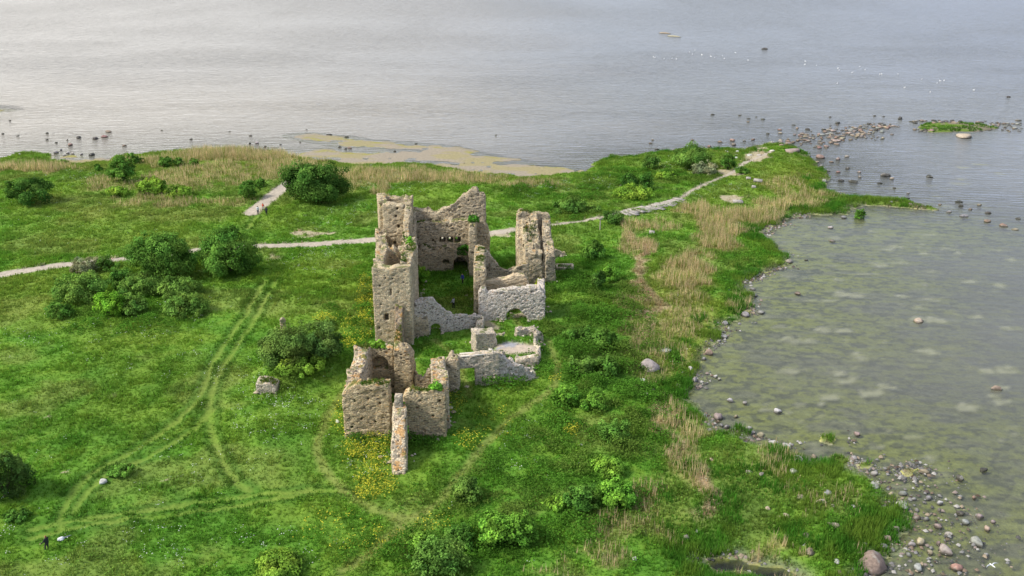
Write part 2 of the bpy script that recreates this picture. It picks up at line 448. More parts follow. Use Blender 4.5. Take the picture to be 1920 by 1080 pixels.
ISLETS_PX = [
    [(1718, 238), (1735, 231), (1770, 229), (1810, 231), (1850, 234), (1872, 240), (1850, 246), (1800, 248), (1760, 249), (1728, 247)],
    [(1600, 373), (1650, 372), (1700, 377), (1735, 386), (1770, 394), (1730, 394), (1680, 388), (1630, 386)],
    [(1535, 818), (1570, 811), (1578, 822), (1555, 832), (1538, 828)],
    [(1610, 872), (1632, 868), (1632, 878), (1615, 880)],
    [(1690, 882), (1720, 873), (1735, 882), (1715, 893), (1695, 894)],
    [(1540, 858), (1565, 850), (1600, 862), (1580, 874), (1550, 872)],
]
ISLETS = [[tuple(at(x, y, WATER)) for x, y in p] for p in ISLETS_PX]
SANDS_PX = [
    [(548, 254), (580, 251), (640, 258), (720, 268), (790, 273), (850, 277), (890, 287), (960, 301), (1040, 312), (1095, 319), (1098, 327), (1000, 336), (905, 331), (850, 320), (760, 310),
     (690, 313), (600, 306), (548, 294), (560, 287), (610, 283), (650, 285), (690, 287), (720, 283), (712, 276), (640, 271), (590, 263), (553, 259)],
    [(85, 292), (110, 288), (160, 292), (205, 300), (210, 306), (140, 311), (95, 304)],
    [(-60, 200), (5, 200), (17, 205), (5, 209), (-60, 210)],
]
SANDS = [[tuple(at(x, y, WATER)) for x, y in p] for p in SANDS_PX]
TERRACE = [tuple(at(x, y, 1.2)) for x, y in [(925, 632), (1008, 628), (1011, 672), (962, 675), (930, 668)]]
MOUND = at(562, 690)
MAINPATH = [smoothline([at(x, y) for x, y in s]) for s in (
    [(-120, 533), (0, 517), (150, 497), (230, 490), (400, 468), (470, 463), (600, 455), (690, 449), (800, 445), (900, 441), (965, 434)],
    [(955, 436), (1035, 425), (1120, 411), (1170, 398), (1230, 384), (1275, 373), (1300, 357), (1340, 338), (1375, 323), (1398, 306), (1420, 296), (1445, 282)])]
BRANCH = smoothline([at(x, y) for x, y in [(472, 399), (500, 377), (530, 353), (556, 334)]])
TRAILS = [smoothline([at(x, y) for x, y in s]) for s in (
    [(1030, 640), (1038, 670), (1046, 705), (1033, 735), (990, 765), (945, 795), (905, 835), (880, 872), (830, 930), (790, 962), (745, 968), (700, 957), (650, 925), (612, 880), (598, 830), (614, 785), (640, 742), (668, 690)],
    [(745, 968), (747, 990), (690, 1040), (640, 1075)],
    [(868, 690), (872, 715), (880, 745)],
    [(812, 640), (830, 655), (845, 668)],
    [(912, 606), (925, 625), (945, 632)], [(965, 600), (975, 615), (972, 628)])]
TRACKS = [smoothline([at(x, y) for x, y in s]) for s in (
    [(497, 530), (470, 575), (438, 625), (398, 690), (374, 745), (330, 792), (250, 845), (180, 885), (140, 925), (120, 965), (112, 1000)],
    [(518, 530), (492, 575), (462, 625), (420, 690), (398, 735), (392, 775), (398, 815), (425, 880), (470, 922)],
    [(398, 770), (350, 815), (270, 860), (200, 895), (160, 930), (140, 965)],
    [(60, 995), (150, 975), (250, 962), (400, 938), (560, 922), (650, 925)],
    [(60, 1012), (170, 985), (300, 968), (420, 952), (560, 930)],
    [(465, 430), (480, 405)])]
BROWN = [smoothline([at(x, y) for x, y in s]) for s in (
    [(1200, 440), (1190, 470), (1215, 490), (1205, 530), (1220, 570), (1212, 610), (1205, 645)],
    [(1212, 755), (1240, 790), (1275, 835), (1310, 885), (1325, 925), (1290, 970)],)]

def land_sd(X, Y):
    s = sdpoly(X, Y, LAND)
    s = s + (vn2(X * .35, Y * .35, 3) - .5) * 2.2 + (vn2(X * 1.1, Y * 1.1, 4) - .5) * 0.8
    s = np.minimum(s, -sdpoly(X, Y, POOL) + (vn2(X, Y, 5) - .5) * .5)
    return s

def terrain(X, Y):
    """height, land distance, islet distance, sand distance"""
    s = land_sd(X, Y)
    n1 = fbm2(X * .05, Y * .05, 21, 3) - .5
    n2 = fbm2(X * .35, Y * .35, 22, 4) - .5
    rise = 1.2 * (1 - np.exp(-np.maximum(s, 0) / 6.0))
    east = smooth(18, 34, X) * smooth(190, 150, Y)
    hl = WATER + 0.10 + rise + smooth(2, 12, s) * (n1 * 0.9 + n2 * 0.35) - east * 0.25 * smooth(0, 20, s)
    hw = WATER - np.minimum(-np.minimum(s, 0) * 0.035 + .06, 3.5) + 0.25 * n2
    hw = np.minimum(hw, WATER - .04) - .7 * smooth(0, 1.2, sdpoly(X, Y, POOL))
    h = np.where(s > 0, hl, hw)
    isd = np.full(X.shape, -99.0)
    for p in ISLETS: isd = np.maximum(isd, sdpoly(X, Y, p))
    isd = isd + (vn2(X * .6, Y * .6, 9) - .5) * 1.2
    h = np.maximum(h, np.where(isd > 0, WATER + np.minimum(isd * .2 + .03, .5), -99))
    ssd = np.full(X.shape, -99.0)
    for p in SANDS: ssd = np.maximum(ssd, sdpoly(X, Y, p))
    ssd = ssd + (vn2(X * .18, Y * .3, 12) - .5) * 2.5
    h = np.where((s <= 0) & (ssd > -3), np.maximum(h, WATER + np.clip(ssd * .02, -.08, .03) + n2 * .12 + (vn2(X * .12, Y * .22, 13) - .5) * .12), h)
    # castle mound, terrace, grassed-over wall heap
    tsd = sdpoly(X, Y, TERRACE)
    h = h * (1 - smooth(-1.0, .4, tsd)) + (1.25 + n2 * .15) * smooth(-1.0, .4, tsd)
    r = np.hypot((X - MOUND[0]) / 5.0, (Y - MOUND[1]) / 6.5)
    h = h + 1.5 * np.exp(-r ** 4) * (1 + n2)
    return h, s, isd, ssd

# colours (linear albedo)
def mixc(c, t, col): return c * (1 - t[..., None]) + np.asarray(col) * t[..., None]

REED = [  # x, y, rx, ry in photo pixels, strength: beds of last year's dry reed
    (60, 316, 90, 8, .9), (300, 303, 80, 9, .55), (440, 294, 120, 10, .95), (330, 340, 60, 20, .45), (215, 345, 60, 14, .4), (420, 325, 110, 22, .45), (520, 318, 40, 18, .6), (300, 378, 90, 10, .45), (430, 378, 40, 8, .4),
    (720, 330, 110, 14, .75), (712, 350, 14, 22, .8), (860, 335, 90, 10, .7), (1000, 345, 60, 8, .5), (580, 312, 30, 14, .6), (660, 345, 25, 12, .5),
    (1185, 455, 24, 26, .6), (1215, 425, 50, 10, .7), (1310, 398, 30, 18, .9), (1375, 410, 70, 16, .95), (1420, 408, 40, 18, .9), (1480, 385, 60, 10, .7), (1345, 445, 40, 30, .95), (1295, 505, 32, 38, .95), (1400, 425, 45, 14, .7),
    (1290, 590, 50, 60, .42), (1375, 573, 28, 12, .8), (1260, 640, 50, 40, .42), (1185, 590, 26, 50, .45), (1230, 690, 40, 30, .35), (1290, 850, 30, 66, .62), (1250, 790, 28, 34, .7), (1310, 905, 20, 40, .9),
    (1480, 350, 40, 20, .4), (1530, 370, 40, 10, .5), (1450, 860, 40, 30, .45), (1530, 930, 60, 30, .3), (1430, 1025, 30, 18, .8), (1380, 1050, 12, 16, .85), (1440, 1070, 18, 14, .8), (1522, 1035, 20, 14, .7), (1620, 1020, 10, 10, .7),
    (1190, 640, 26, 24, .5), (1215, 945, 26, 40, .6), (1180, 1000, 60, 30, .4), (1130, 1040, 60, 25, .4), (1040, 1060, 70, 20, .3), (1270, 560, 30, 60, .5)]
YGREEN = [(1290, 620, 70, 110, .7), (1230, 560, 50, 80, .5), (1480, 340, 50, 40, .5), (1530, 940, 140, 60, .12), (200, 430, 160, 40, .4), (60, 560, 90, 70, .5), (230, 610, 120, 50, .2), (650, 560, 30, 60, .3), (1100, 420, 90, 30, .2), (850, 300, 900, 40, .25)]
DARKG = [(1180, 680, 70, 60, .6), (1100, 620, 70, 60, .5), (1330, 720, 60, 40, .5), (1380, 800, 60, 30, .5), (1360, 960, 70, 60, .4), (1640, 980, 70, 50, .5), (1080, 850, 90, 60, .1), (280, 720, 160, 60, .22), (150, 800, 150, 60, .2), (560, 820, 60, 60, .25), (300, 1000, 260, 50, .15), (1420, 600, 20, 40, .6), (1400, 520, 40, 20, .5), (1580, 378, 40, 12, .6), (1500, 400, 60, 10, .5)]
BARE = [(940, 441, 34, 9, .95), (590, 437, 60, 6, .7), (905, 447, 20, 6, .6), (225, 735, 18, 6, .6), (88, 779, 7, 3, .8), (153, 890, 10, 4, .8), (284, 900, 8, 8, .7), (505, 484, 14, 4, .5), (1305, 435, 10, 4, .6), (1380, 375, 24, 8, .55), (30, 590, 60, 60, .12),
        (1420, 290, 30, 14, .8), (1370, 322, 18, 6, .9), (1380, 305, 40, 12, .4), (1200, 400, 50, 6, .5), (860, 990, 22, 5, .6), (1650, 250, 50, 10, .5), (705, 960, 8, 4, .5), (1120, 1030, 30, 6, .5), (970, 590, 14, 8, .6), (925, 608, 16, 10, .7)]
WHITEFL = [(560, 800, 90, 60, .9), (480, 790, 60, 80, .7), (690, 870, 50, 50, .9), (740, 350, 60, 20, 1), (1130, 345, 90, 12, .9), (1010, 360, 60, 14, .7), (600, 420, 60, 12, .8), (400, 870, 160, 60, .35), (250, 620, 160, 60, .3), (60, 640, 80, 40, .5), (1010, 880, 90, 40, .5), (590, 490, 90, 30, .6),
           (300, 1030, 300, 40, .45), (550, 1040, 120, 40, .6), (1270, 310, 60, 20, .5), (1340, 360, 50, 20, .7), (660, 400, 60, 16, .6), (40, 1010, 60, 50, .5), (420, 700, 200, 60, .3), (100, 340, 100, 20, .4), (1000, 830, 80, 40, .3), (930, 330, 60, 12, .4)]
YELLOWFL = [(686, 585, 16, 62, 1), (690, 850, 44, 36, .85), (700, 915, 40, 30, .8), (655, 640, 14, 40, .4), (1073, 812, 16, 8, .8), (880, 830, 30, 20, .35), (608, 603, 20, 8, .8), (840, 760, 30, 20, .3), (1040, 720, 12, 12, .5), (930, 800, 40, 30, .15), (640, 790, 20, 30, .2), (985, 485, 10, 10, .3), (745, 1000, 200, 40, .12)]

def blobs(px, py, L):
    r = np.zeros(np.shape(px))
    for x, y, rx, ry, s in L:
        d = ((px - x) / rx) ** 2 + ((py - y) / ry) ** 2
        r = np.maximum(r, s * np.clip(1.6 - d * 1.1, 0, 1) * (d < 1.6))
    return r

_r = np.random.default_rng(58)
MATS = []                                    # round algae mats on the lagoon bed
for ax_, ay_ in [(1610, 669), (1573, 700), (1587, 715), (1660, 726), (1485, 638), (1580, 620), (1606, 553), (1720, 598), (1752, 601), (1688, 555), (1830, 594), (1895, 615), (1875, 535), (1900, 487), (1798, 476), (1732, 476), (1880, 754), (1888, 692), (1855, 696), (1545, 620), (1520, 640), (1650, 498), (1575, 551), (1815, 765), (1870, 728), (1634, 738), (1820, 528), (1480, 695), (1560, 745), (1740, 660)]:
    p_ = at(ax_, ay_, WATER); MATS.append((p_[0], p_[1], _r.uniform(1.0, 2.2), _r.uniform(.8, 1.7), 1.0))
for _ in range(210):
    p_ = at(_r.uniform(1430, 2050), _r.uniform(300, 1000), WATER); MATS.append((p_[0], p_[1], _r.uniform(.4, 1.8) * (p_[1] / 130), _r.uniform(.3, .9) * (p_[1] / 130), _r.uniform(.3, .85)))
def ALG(X, Y):
    out = np.zeros(X.shape); wob = (vn2(X * 1.3, Y * 1.3, 57) - .5) * 1.1; tex = .55 + .6 * vn2(X * 2.4, Y * 2.4, 59)
    for mx_, my_, ra_, rb_, st_ in MATS:
        m = (np.abs(X - mx_) < ra_ * 2) & (np.abs(Y - my_) < rb_ * 2)
        if not m.any(): continue
        d = ((X[m] - mx_) / ra_) ** 2 + ((Y[m] - my_) / rb_) ** 2 + wob[m]
        out[m] = np.maximum(out[m], st_ * np.clip(1.25 - d, 0, 1) * tex[m])
    return np.clip(out, 0, 1)
WALKS = None
def cover(X, Y, h, s, isd, ssd):
    """ground colour and plant masks"""
    px, py = PIX(X, Y, np.maximum(h, WATER))
    wx = X + (vn2(X * .3, Y * .3, 31) - .5) * 5; wy = Y + (vn2(X * .3, Y * .3, 32) - .5) * 6
    bx, by = PIX(wx, wy, h)
    nb = fbm2(X * .06, Y * .06, 41, 4); nm = fbm2(X * .3, Y * .3, 42, 4); nf = fbm2(X * 1.3, Y * 1.3, 43, 3)
    c = np.empty(X.shape + (3,)); c[:] = (0.104, 0.242, 0.026)
    c = mixc(c, smooth(.40, .68, nb) * .75, (0.16, 0.26, 0.032))
    c = mixc(c, smooth(.50, .74, nm) * .42, (0.062, 0.175, 0.018))
    c = mixc(c, smooth(.55, .40, nm) * smooth(.4, .6, nf) * .5, (0.16, 0.255, 0.03))
    c = mixc(c, smooth(.52, .70, fbm2(X * .10, Y * .10, 45, 4)) * .5, (0.20, 0.235, 0.06))
    far = smooth(165, 215, Y)
    c = mixc(c, far * .35 * smooth(.35, .6, nm), (0.17, 0.2, 0.05))
    c = mixc(c, blobs(bx, by, DARKG) * .8, (0.035, 0.105, 0.016))
    c = mixc(c, blobs(bx, by, YGREEN) * .8, (0.19, 0.23, 0.04))
    reed = blobs(bx, by, REED)
    reed = reed * smooth(.28, .58, nm + reed * .22)
    c = mixc(c, reed * .75, (0.34, 0.27, 0.125))
    for t in BROWN:
        d = dline(wx, wy, t); c = mixc(c, smooth(1.7, .5, d) * .85 * smooth(.3, .6, nm + .1), (0.40, 0.30, 0.19))
    d = np.full(X.shape, 99.0)
    for t in TRACKS: d = np.minimum(d, dline(X + (nm - .5) * 1.0, Y + (nf - .5), t))
    track = smooth(.55, .2, d)
    c = mixc(c, smooth(1.6, .9, d) * (1 - track) * .55, (0.04, 0.115, 0.014))
    c = mixc(c, track * .5 * smooth(.25, .5, nm), (0.20, 0.26, 0.05))
    dt = np.full(X.shape, 99.0)
    for t in TRAILS: dt = np.minimum(dt, dline(X + (nm - .5) * 1.2, Y + (nf - .5), t))
    trail = smooth(.85, .2, dt)
    c = mixc(c, trail * .6, (0.23, 0.245, 0.07))
    bare = smooth(.42, .62, blobs(bx, by, BARE) + (nm - .5) * .7)
    c = mixc(c, bare * .85, (0.42, 0.35, 0.25))
    dp = np.minimum(dline(X, Y, MAINPATH[0]) - 1.35, dline(X, Y, MAINPATH[1]) - .55) + (nm - .5) * .8
    dp = np.minimum(dp, dline(X, Y, BRANCH) - 1.7 + (nm - .5) * .8)
    path = smooth(.25, -.25, dp)
    c = mixc(c, path, (0.43, 0.375, 0.30))
    c = mixc(c, path * smooth(.5, .62, nf) * .35, (0.36, 0.32, 0.27))
    ter = sdpoly(X, Y, TERRACE)
    tx = smooth(-.2, .5, ter) * smooth(.0, .25, .52 - np.abs((py - 655) / 26.0) + (nm - .5) * .6)
    c = mixc(c, tx, (0.46, 0.385, 0.30))
    c = mixc(c, tx * smooth(.56, .62, nm), (0.32, 0.32, 0.34))
    veg = np.clip(1 - np.maximum.reduce([path, bare * .9, tx, trail * .55]), 0, 1)
    # shores
    wet = smooth(2.2, .3, s) * smooth(-1, 0, s)
    pebble = wet * (px > 1250)
    c = mixc(c, pebble * .55, (0.24, 0.215, 0.17))
    off = (s <= 0)
    lag = smooth(1180, 1300, px) * smooth(330, 440, py)
    sandc = np.empty(c.shape); sandc[:] = (0.30, 0.26, 0.195)
    sandc = mixc(sandc, smooth(.5, .62, fbm2(X * .12, Y * .25, 52, 3)) * .55, (0.30, 0.265, 0.10))
    bed = np.empty(c.shape); bed[:] = (0.37, 0.345, 0.215)
    g1 = fbm2(X * .16, Y * .30, 53, 5); g2 = fbm2(X * 1.0, Y * 1.5, 54, 4)
    bed = mixc(bed, smooth(.36, .56, g1), (0.46, 0.45, 0.13))
    bed = mixc(bed, smooth(.46, .62, g2) * .75, (0.17, 0.17, 0.11))
    bed = mixc(bed, smooth(.58, .68, fbm2(X * .5, Y * .9, 58, 4)) * .7, (0.52, 0.51, 0.19))
    dep = smooth(12, 60, -s)
    bed = mixc(bed, dep * .7, (0.24, 0.245, 0.20))
    bed = mixc(bed, ALG(X, Y) * .6 * (s < -1), (0.66, 0.63, 0.32))
    bed = mixc(bed, (1 - lag) * .85, (0.235, 0.21, 0.155))
    o3 = off[..., None]
    pl_ = smooth(-.3, .6, sdpoly(X, Y, POOL)); bed = mixc(bed, pl_, (.03, .032, .018))
    c = np.where(o3, bed, c)
    sn = smooth(-2.5, .5, ssd) * off
    c = mixc(c, sn, (0, 0, 0)) + sandc * sn[..., None]
    c = mixc(c, sn * smooth(1.6, .2, np.abs(ssd - .6)) * smooth(.45, .6, nm) * .7, (0.27, 0.26, 0.045))
    ism = smooth(0, .6, isd)
    c = mixc(c, ism * .8, (0.19, 0.165, 0.11))
    c = mixc(c, ism * smooth(.40, .52, nm), (0.12, 0.185, 0.03))
    veg = np.where(off, ism * .8, veg)
    return c, veg, reed, track, px, py

def axis(a, b, st, lo, hi):
    d = np.arange(a, b + st / 2, st)
    l = [a]; s = st
    while l[-1] > lo: s *= 1.35; l.append(l[-1] - s)
    r = [b]; s = st
    while r[-1] < hi: s *= 1.35; r.append(r[-1] + s)
    return np.concatenate([np.array(l[1:])[::-1], d, np.array(r[1:])])

gx = axis(-146, 150, .38, -6000, 6000)
gy = axis(72, 302, .38, -900, 9000)
GX, GY = np.meshgrid(gx, gy, indexing='ij')
GH, GS, GI, GSD = terrain(GX, GY)
GC, GV, GR, GT, GPX, GPY = cover(GX, GY, GH, GS, GI, GSD)
tuss = (fbm2(GX * 1.1, GY * 1.1, 61, 2) - .5) * .42 * GV * (GS > 0) * (1 - .8 * GT) - GT * .12
Z = GH + tuss
nx, ny = GX.shape
ii = np.arange(nx * ny).reshape(nx, ny)
F = np.stack([ii[:-1, :-1], ii[1:, :-1], ii[1:, 1:], ii[:-1, 1:]], -1).reshape(-1, 4)
gm = mesh("ground", np.stack([GX, GY, Z], -1).reshape(-1, 3), F, M_ground, col=GC.reshape(-1, 3), smooth_sh=True)
link("ground", gm, kind="structure", label="green meadow headland with gravel path running down to the shore and sea bed")

def lookup(A, X, Y):
    i = np.clip(np.searchsorted(gx, X) - 1, 0, nx - 2); j = np.clip(np.searchsorted(gy, Y) - 1, 0, ny - 2)
    tx = np.clip((X - gx[i]) / (gx[i + 1] - gx[i]), 0, 1); ty = np.clip((Y - gy[j]) / (gy[j + 1] - gy[j]), 0, 1)
    if A.ndim == 3: tx = tx[:, None]; ty = ty[:, None]
    return A[i, j] * (1 - tx) * (1 - ty) + A[i + 1, j] * tx * (1 - ty) + A[i, j + 1] * (1 - tx) * ty + A[i + 1, j + 1] * tx * ty
def hz(x, y): return float(lookup(Z, np.array([x]), np.array([y]))[0])
def ground_at(px, py):
    z = 0.0
    for _ in range(5):
        p = at(px, py, z); z = hz(p[0], p[1])
    return np.array([p[0], p[1], z])
def water_at(px, py):
    p = at(px, py, WATER); return np.array([p[0], p[1], WATER])

# ------------------------------------------------------------------ water
def watermat():
    m, n, l, b = newmat("sea_water")
    out = n["Material Output"]; n.remove(b)
    g = n.new("ShaderNodeNewGeometry")
    a = n.new("ShaderNodeAttribute"); a.attribute_name = "turbid"
    cm = n.new("ShaderNodeAttribute"); cm.attribute_name = "calm"
    ct = n.new("ShaderNodeAttribute"); ct.attribute_name = "Col"
    mp = n.new("ShaderNodeMapping"); mp.inputs['Rotation'].default_value = (0, 0, math.radians(18)); mp.inputs['Scale'].default_value = (.42, 1.0, 1)
    l.new(g.outputs['Position'], mp.inputs[0])
    t1 = n.new("ShaderNodeTexNoise"); t1.inputs['Scale'].default_value = .42; t1.inputs['Detail'].default_value = 5; t1.inputs['Roughness'].default_value = .62; t1.inputs['Distortion'].default_value = .4
    l.new(mp.outputs[0], t1.inputs['Vector'])
    wv = n.new("ShaderNodeTexWave"); wv.inputs['Scale'].default_value = .16; wv.inputs['Distortion'].default_value = 5; wv.inputs['Detail'].default_value = 3; wv.inputs['Detail Scale'].default_value = .6
    wv.bands_direction = 'Y'; l.new(mp.outputs[0], wv.inputs['Vector'])
    h = n.new("ShaderNodeMath"); h.operation = 'MULTIPLY_ADD'; h.inputs[1].default_value = .10
    l.new(wv.outputs['Fac'], h.inputs[0]); l.new(t1.outputs['Fac'], h.inputs[2])
    bp = n.new("ShaderNodeBump"); bp.inputs['Distance'].default_value = 1.5
    l.new(cm.outputs['Fac'], bp.inputs['Strength']); l.new(h.outputs[0], bp.inputs['Height'])
    fr = n.new("ShaderNodeFresnel"); fr.inputs[0].default_value = 1.333; l.new(bp.outputs[0], fr.inputs[1])
    gl = n.new("ShaderNodeBsdfGlossy"); gl.inputs['Roughness'].default_value = .22; l.new(bp.outputs[0], gl.inputs['Normal'])
    tr = n.new("ShaderNodeBsdfTransparent"); tr.inputs[0].default_value = (.80, .86, .80, 1)
    df = n.new("ShaderNodeBsdfDiffuse"); l.new(ct.outputs['Color'], df.inputs[0]); l.new(bp.outputs[0], df.inputs['Normal'])
    mx = n.new("ShaderNodeMixShader"); l.new(a.outputs['Fac'], mx.inputs[0]); l.new(tr.outputs[0], mx.inputs[1]); l.new(df.outputs[0], mx.inputs[2])
    mx2 = n.new("ShaderNodeMixShader"); l.new(fr.outputs[0], mx2.inputs[0]); l.new(mx.outputs[0], mx2.inputs[1]); l.new(gl.outputs[0], mx2.inputs[2])
    l.new(mx2.outputs[0], out.inputs[0])
    return m
wx_ = axis(-150, 150, .8, -7000, 7000); wy_ = axis(72, 420, .8, -900, 9500)
WX, WY = np.meshgrid(wx_, wy_, indexing='ij')
WH, WS, WI, WSD = terrain(WX, WY)
dep = np.maximum(WATER - WH, 0)
wpx, wpy = PIX(WX, WY, WATER)
lag = smooth(1180, 1300, wpx) * smooth(330, 440, wpy)
turb = 1 - np.exp(-dep * (1.1 - .68 * lag))
turb = np.where(WY < 72, .8, turb)
turb = np.clip(turb + .18 * (fbm2(WX * .02, WY * .035, 71, 4) - .5) * 2, .05, .97)
alg_ = ALG(WX, WY)
turb = np.maximum(turb, alg_ * .9) * (1 - smooth(-1, 1, sdpoly(WX, WY, POOL)))
n_w = fbm2(WX * .012, WY * .03, 72, 4)
wc = np.empty(WX.shape + (3,)); wc[:] = (0.20, 0.208, 0.195)
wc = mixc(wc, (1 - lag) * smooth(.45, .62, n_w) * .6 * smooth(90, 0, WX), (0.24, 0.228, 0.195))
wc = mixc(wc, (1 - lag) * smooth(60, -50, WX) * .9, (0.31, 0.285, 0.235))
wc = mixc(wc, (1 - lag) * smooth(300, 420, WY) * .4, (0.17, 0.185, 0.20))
wc = mixc(wc, lag * .5, (0.21, 0.206, 0.168))
wc = mixc(wc, np.clip(alg_ * 1.0, 0, .42), (0.33, 0.335, 0.16))
calm = .04 + (.55 + .4 * smooth(.25, .7, fbm2(WX * .015, WY * .04, 73, 3))) * (1 - .96 * lag)
calm = calm * (1 - .5 * smooth(60, -40, WX) * smooth(300, 250, WY))
n2x, n2y = WX.shape; ii = np.arange(n2x * n2y).reshape(n2x, n2y)
F = np.stack([ii[:-1, :-1], ii[1:, :-1], ii[1:, 1:], ii[:-1, 1:]], -1).reshape(-1, 4)
wm = mesh("sea", np.stack([WX, WY, np.full(WX.shape, WATER)], -1).reshape(-1, 3), F, watermat(), col=wc.reshape(-1, 3), vattr={"turbid": turb, "calm": calm})
link("sea", wm, kind="structure", label="calm grey sea and shallow lagoon around the headland")
# ------------------------------------------------------------------ the castle ruin
BASES = []           # foot lines of all walls, for the stones fallen from them
def seg(A, B, t, top, bot=-1.6, batter=0.0, rough=1.0):
    """a stretch of wall from A to B (ground points), thickness t, top = [(fraction, height) ...]"""
    BASES.append((np.array(A, float), np.array(B, float), t))
    return dict(A=np.array(A, float), B=np.array(B, float), t=t, top=sorted(top), bot=bot, batter=batter, rough=rough)

def cutbox(c, size, rz=0.0, arch=False):
    return dict(c=np.array(c, float), s=np.array(size, float), rz=rz, arch=arch)

def ruin_mesh(name, segs, cuts, mat, h=0.135, seed=0, rough=1.0, pits=1.0, lump=1.0):
    lo = np.array([1e9] * 3); hi = -lo
    for s in segs:
        for P in (s['A'], s['B']):
            lo[:2] = np.minimum(lo[:2], P - s['t'] - .8); hi[:2] = np.maximum(hi[:2], P + s['t'] + .8)
        lo[2] = min(lo[2], s['bot'] - .3); hi[2] = max(hi[2], max(z for _, z in s['top']) + 1.2)
    ax = [np.arange(lo[i], hi[i], h) for i in range(3)]
    X, Y, Zz = np.meshgrid(*ax, indexing='ij')
    X = X.astype(np.float32); Y = Y.astype(np.float32); Zz = Zz.astype(np.float32)
    n1 = vn3(X * .75, Y * .75, Zz * .9, seed + 1) - .5
    n2 = vn3(X * 2.1, Y * 2.1, Zz * 3.6, seed + 2) - .5
    D = np.full(X.shape, 99.0, np.float32)
    for s in segs:
        A, B = s['A'], s['B']; L = np.linalg.norm(B - A); d = (B - A) / L
        U = (X - A[0]) * d[0] + (Y - A[1]) * d[1]; W = -(X - A[0]) * d[1] + (Y - A[1]) * d[0]
        f = np.clip(U / L, 0, 1)
        top = np.interp(f, [q[0] for q in s['top']], [q[1] for q in s['top']]).astype(np.float32)
        st = vn2(np.floor(U / .55) * 3.7 + seed, np.floor(W / .7) * 2.3, seed + 5) - .5     # broken courses along the top
        top = top + (st * .75 + (vn3(X * .45, Y * .45, Zz * 0, seed + 6) - .5) * .9) * s['rough'] * rough
        hw = s['t'] / 2 + np.clip((3.0 - Zz), -10, 6) * s['batter']
        dd = np.maximum.reduce([np.abs(W) - hw, -U - .0, U - L, Zz - top, s['bot'] - Zz])
        # edges crumble near the top
        near = np.clip(1 - (top - Zz) / 1.6, 0, 1)
        dd = dd + near * (n1 * .5 + .08) * rough
        D = np.minimum(D, dd)
    n3 = vn3(X * 3.6, Y * 3.6, Zz * 5.5, seed + 3) - .5
    D = D + n1 * .12 * rough + n2 * .07 * lump + n3 * .07 * lump * (.5 + .5 * rough)
    iz = np.floor(Zz / .36); z0_ = np.zeros_like(iz).astype(np.int64); sh_ = _hash(iz.astype(np.int64), z0_, z0_, seed + 20)
    ix = np.floor(X / .62 + sh_ * 3); iy = np.floor(Y / .62 + sh_ * 5)
    D = D + (_hash(ix.astype(np.int64), iy.astype(np.int64), iz.astype(np.int64), seed + 21) - .5) * .07      # single stones stand proud or sit back
    pit = np.clip(vn3(X * 2.4, Y * 2.4, Zz * 4.2, seed + 9) - .79, 0, 1)
    D = D + pit * 4.0 * pits
    for c in cuts:
        c_, s_ = math.cos(c['rz']), math.sin(c['rz'])
        x = (X - c['c'][0]) * c_ + (Y - c['c'][1]) * s_; y = -(X - c['c'][0]) * s_ + (Y - c['c'][1]) * c_; z = Zz - c['c'][2]
        sx, sy, sz = c['s'] / 2
        if c['arch']:
            zz = np.maximum(z - (sz - sx), 0)
            e = np.maximum.reduce([np.hypot(np.maximum(np.abs(x), 0), zz * 1.0) - sx, np.abs(y) - sy, z - sz, -sz - z])
        else:
            e = np.maximum.reduce([np.abs(x) - sx, np.abs(y) - sy, np.abs(z) - sz])
        D = np.maximum(D, -(e + n2 * .08))
    # closed at the border of the grid
    D[0], D[-1] = 1, 1; D[:, 0], D[:, -1] = 1, 1; D[:, :, 0], D[:, :, -1] = 1, 1
    V, Q = surface_nets(D, lo, h)
    return mesh(name, V, Q, mat, smooth_sh=True)

def part(name, parent, segs, cuts, mat, seed, label=None, h=0.135, rough=1.0, pits=1.0, lump=1.0):
    m = ruin_mesh(name, segs, cuts, mat, h, seed, rough, pits, lump)
    b = parent.location
    m.transform(Matrix.Translation(-Vector(b)))
    return link(name, m, parent=parent, label=label)

def empty(name, loc, label, cat, group=None, rz=0.0):
    o = bpy.data.objects.new(name, None); COL.objects.link(o); o.location = loc; o.rotation_euler = (0, 0, rz)
    o.empty_display_size = .3
    o["label"] = label; o["category"] = cat
    if group: o["group"] = group
    return o

WALL_TOPS = []       # (A, B, halfwidth, z) places where grass grows on wall tops

def P(px, Y, z=0.0): return np.array([XA(px, Y, z), Y])

# --- gate block at the near end -------------------------------------------------
gb = empty("gate_house", (float(XA(742, 113)), 113, 0), "roofless brown stone gatehouse block at the near end, orange lichen on its wall tops", "castle ruin")
fY = 108.1
FL = seg(P(649, fY), P(736, fY), 1.9, [(0, HT(107.2, 737)), (.12, HT(107.2, 728)), (.3, HT(107.2, 724)), (.7, HT(107.2, 722)), (1, HT(107.2, 723))], rough=.5)
RL = seg(P(777, 119.0), P(808, 119.4), 1.5, [(0, 2.9), (.4, 2.2), (.7, 2.9), (1, 3.6)], rough=1.2)
FR = seg(P(757, fY), P(838, fY), 1.9, [(0, HT(107.2, 747)), (.1, HT(107.2, 738)), (.25, HT(107.2, 733)), (1, HT(107.2, 730))], rough=.45)
part("front_wall", gb, [FL, FR], [cutbox((float(XA(px, 107.2, float(HT(107.2, py)))), 107.2, float(HT(107.2, py))), (.3, 1.2, .28)) for px, py in ((664, 752), (690, 748), (712, 756), (678, 786), (704, 790), (660, 800), (782, 764), (824, 752), (795, 806), (812, 780))], M_front, 11, pits=.55)
la = P(660, 109.5, 6.5); lb = P(685, 121.0, 6)
part("side_wall", gb, [seg(la, lb, 1.9, [(0, 6.9), (.4, 6.6), (.75, 6.9), (1, 6.3)], rough=.6)], [], M_spur, 12)
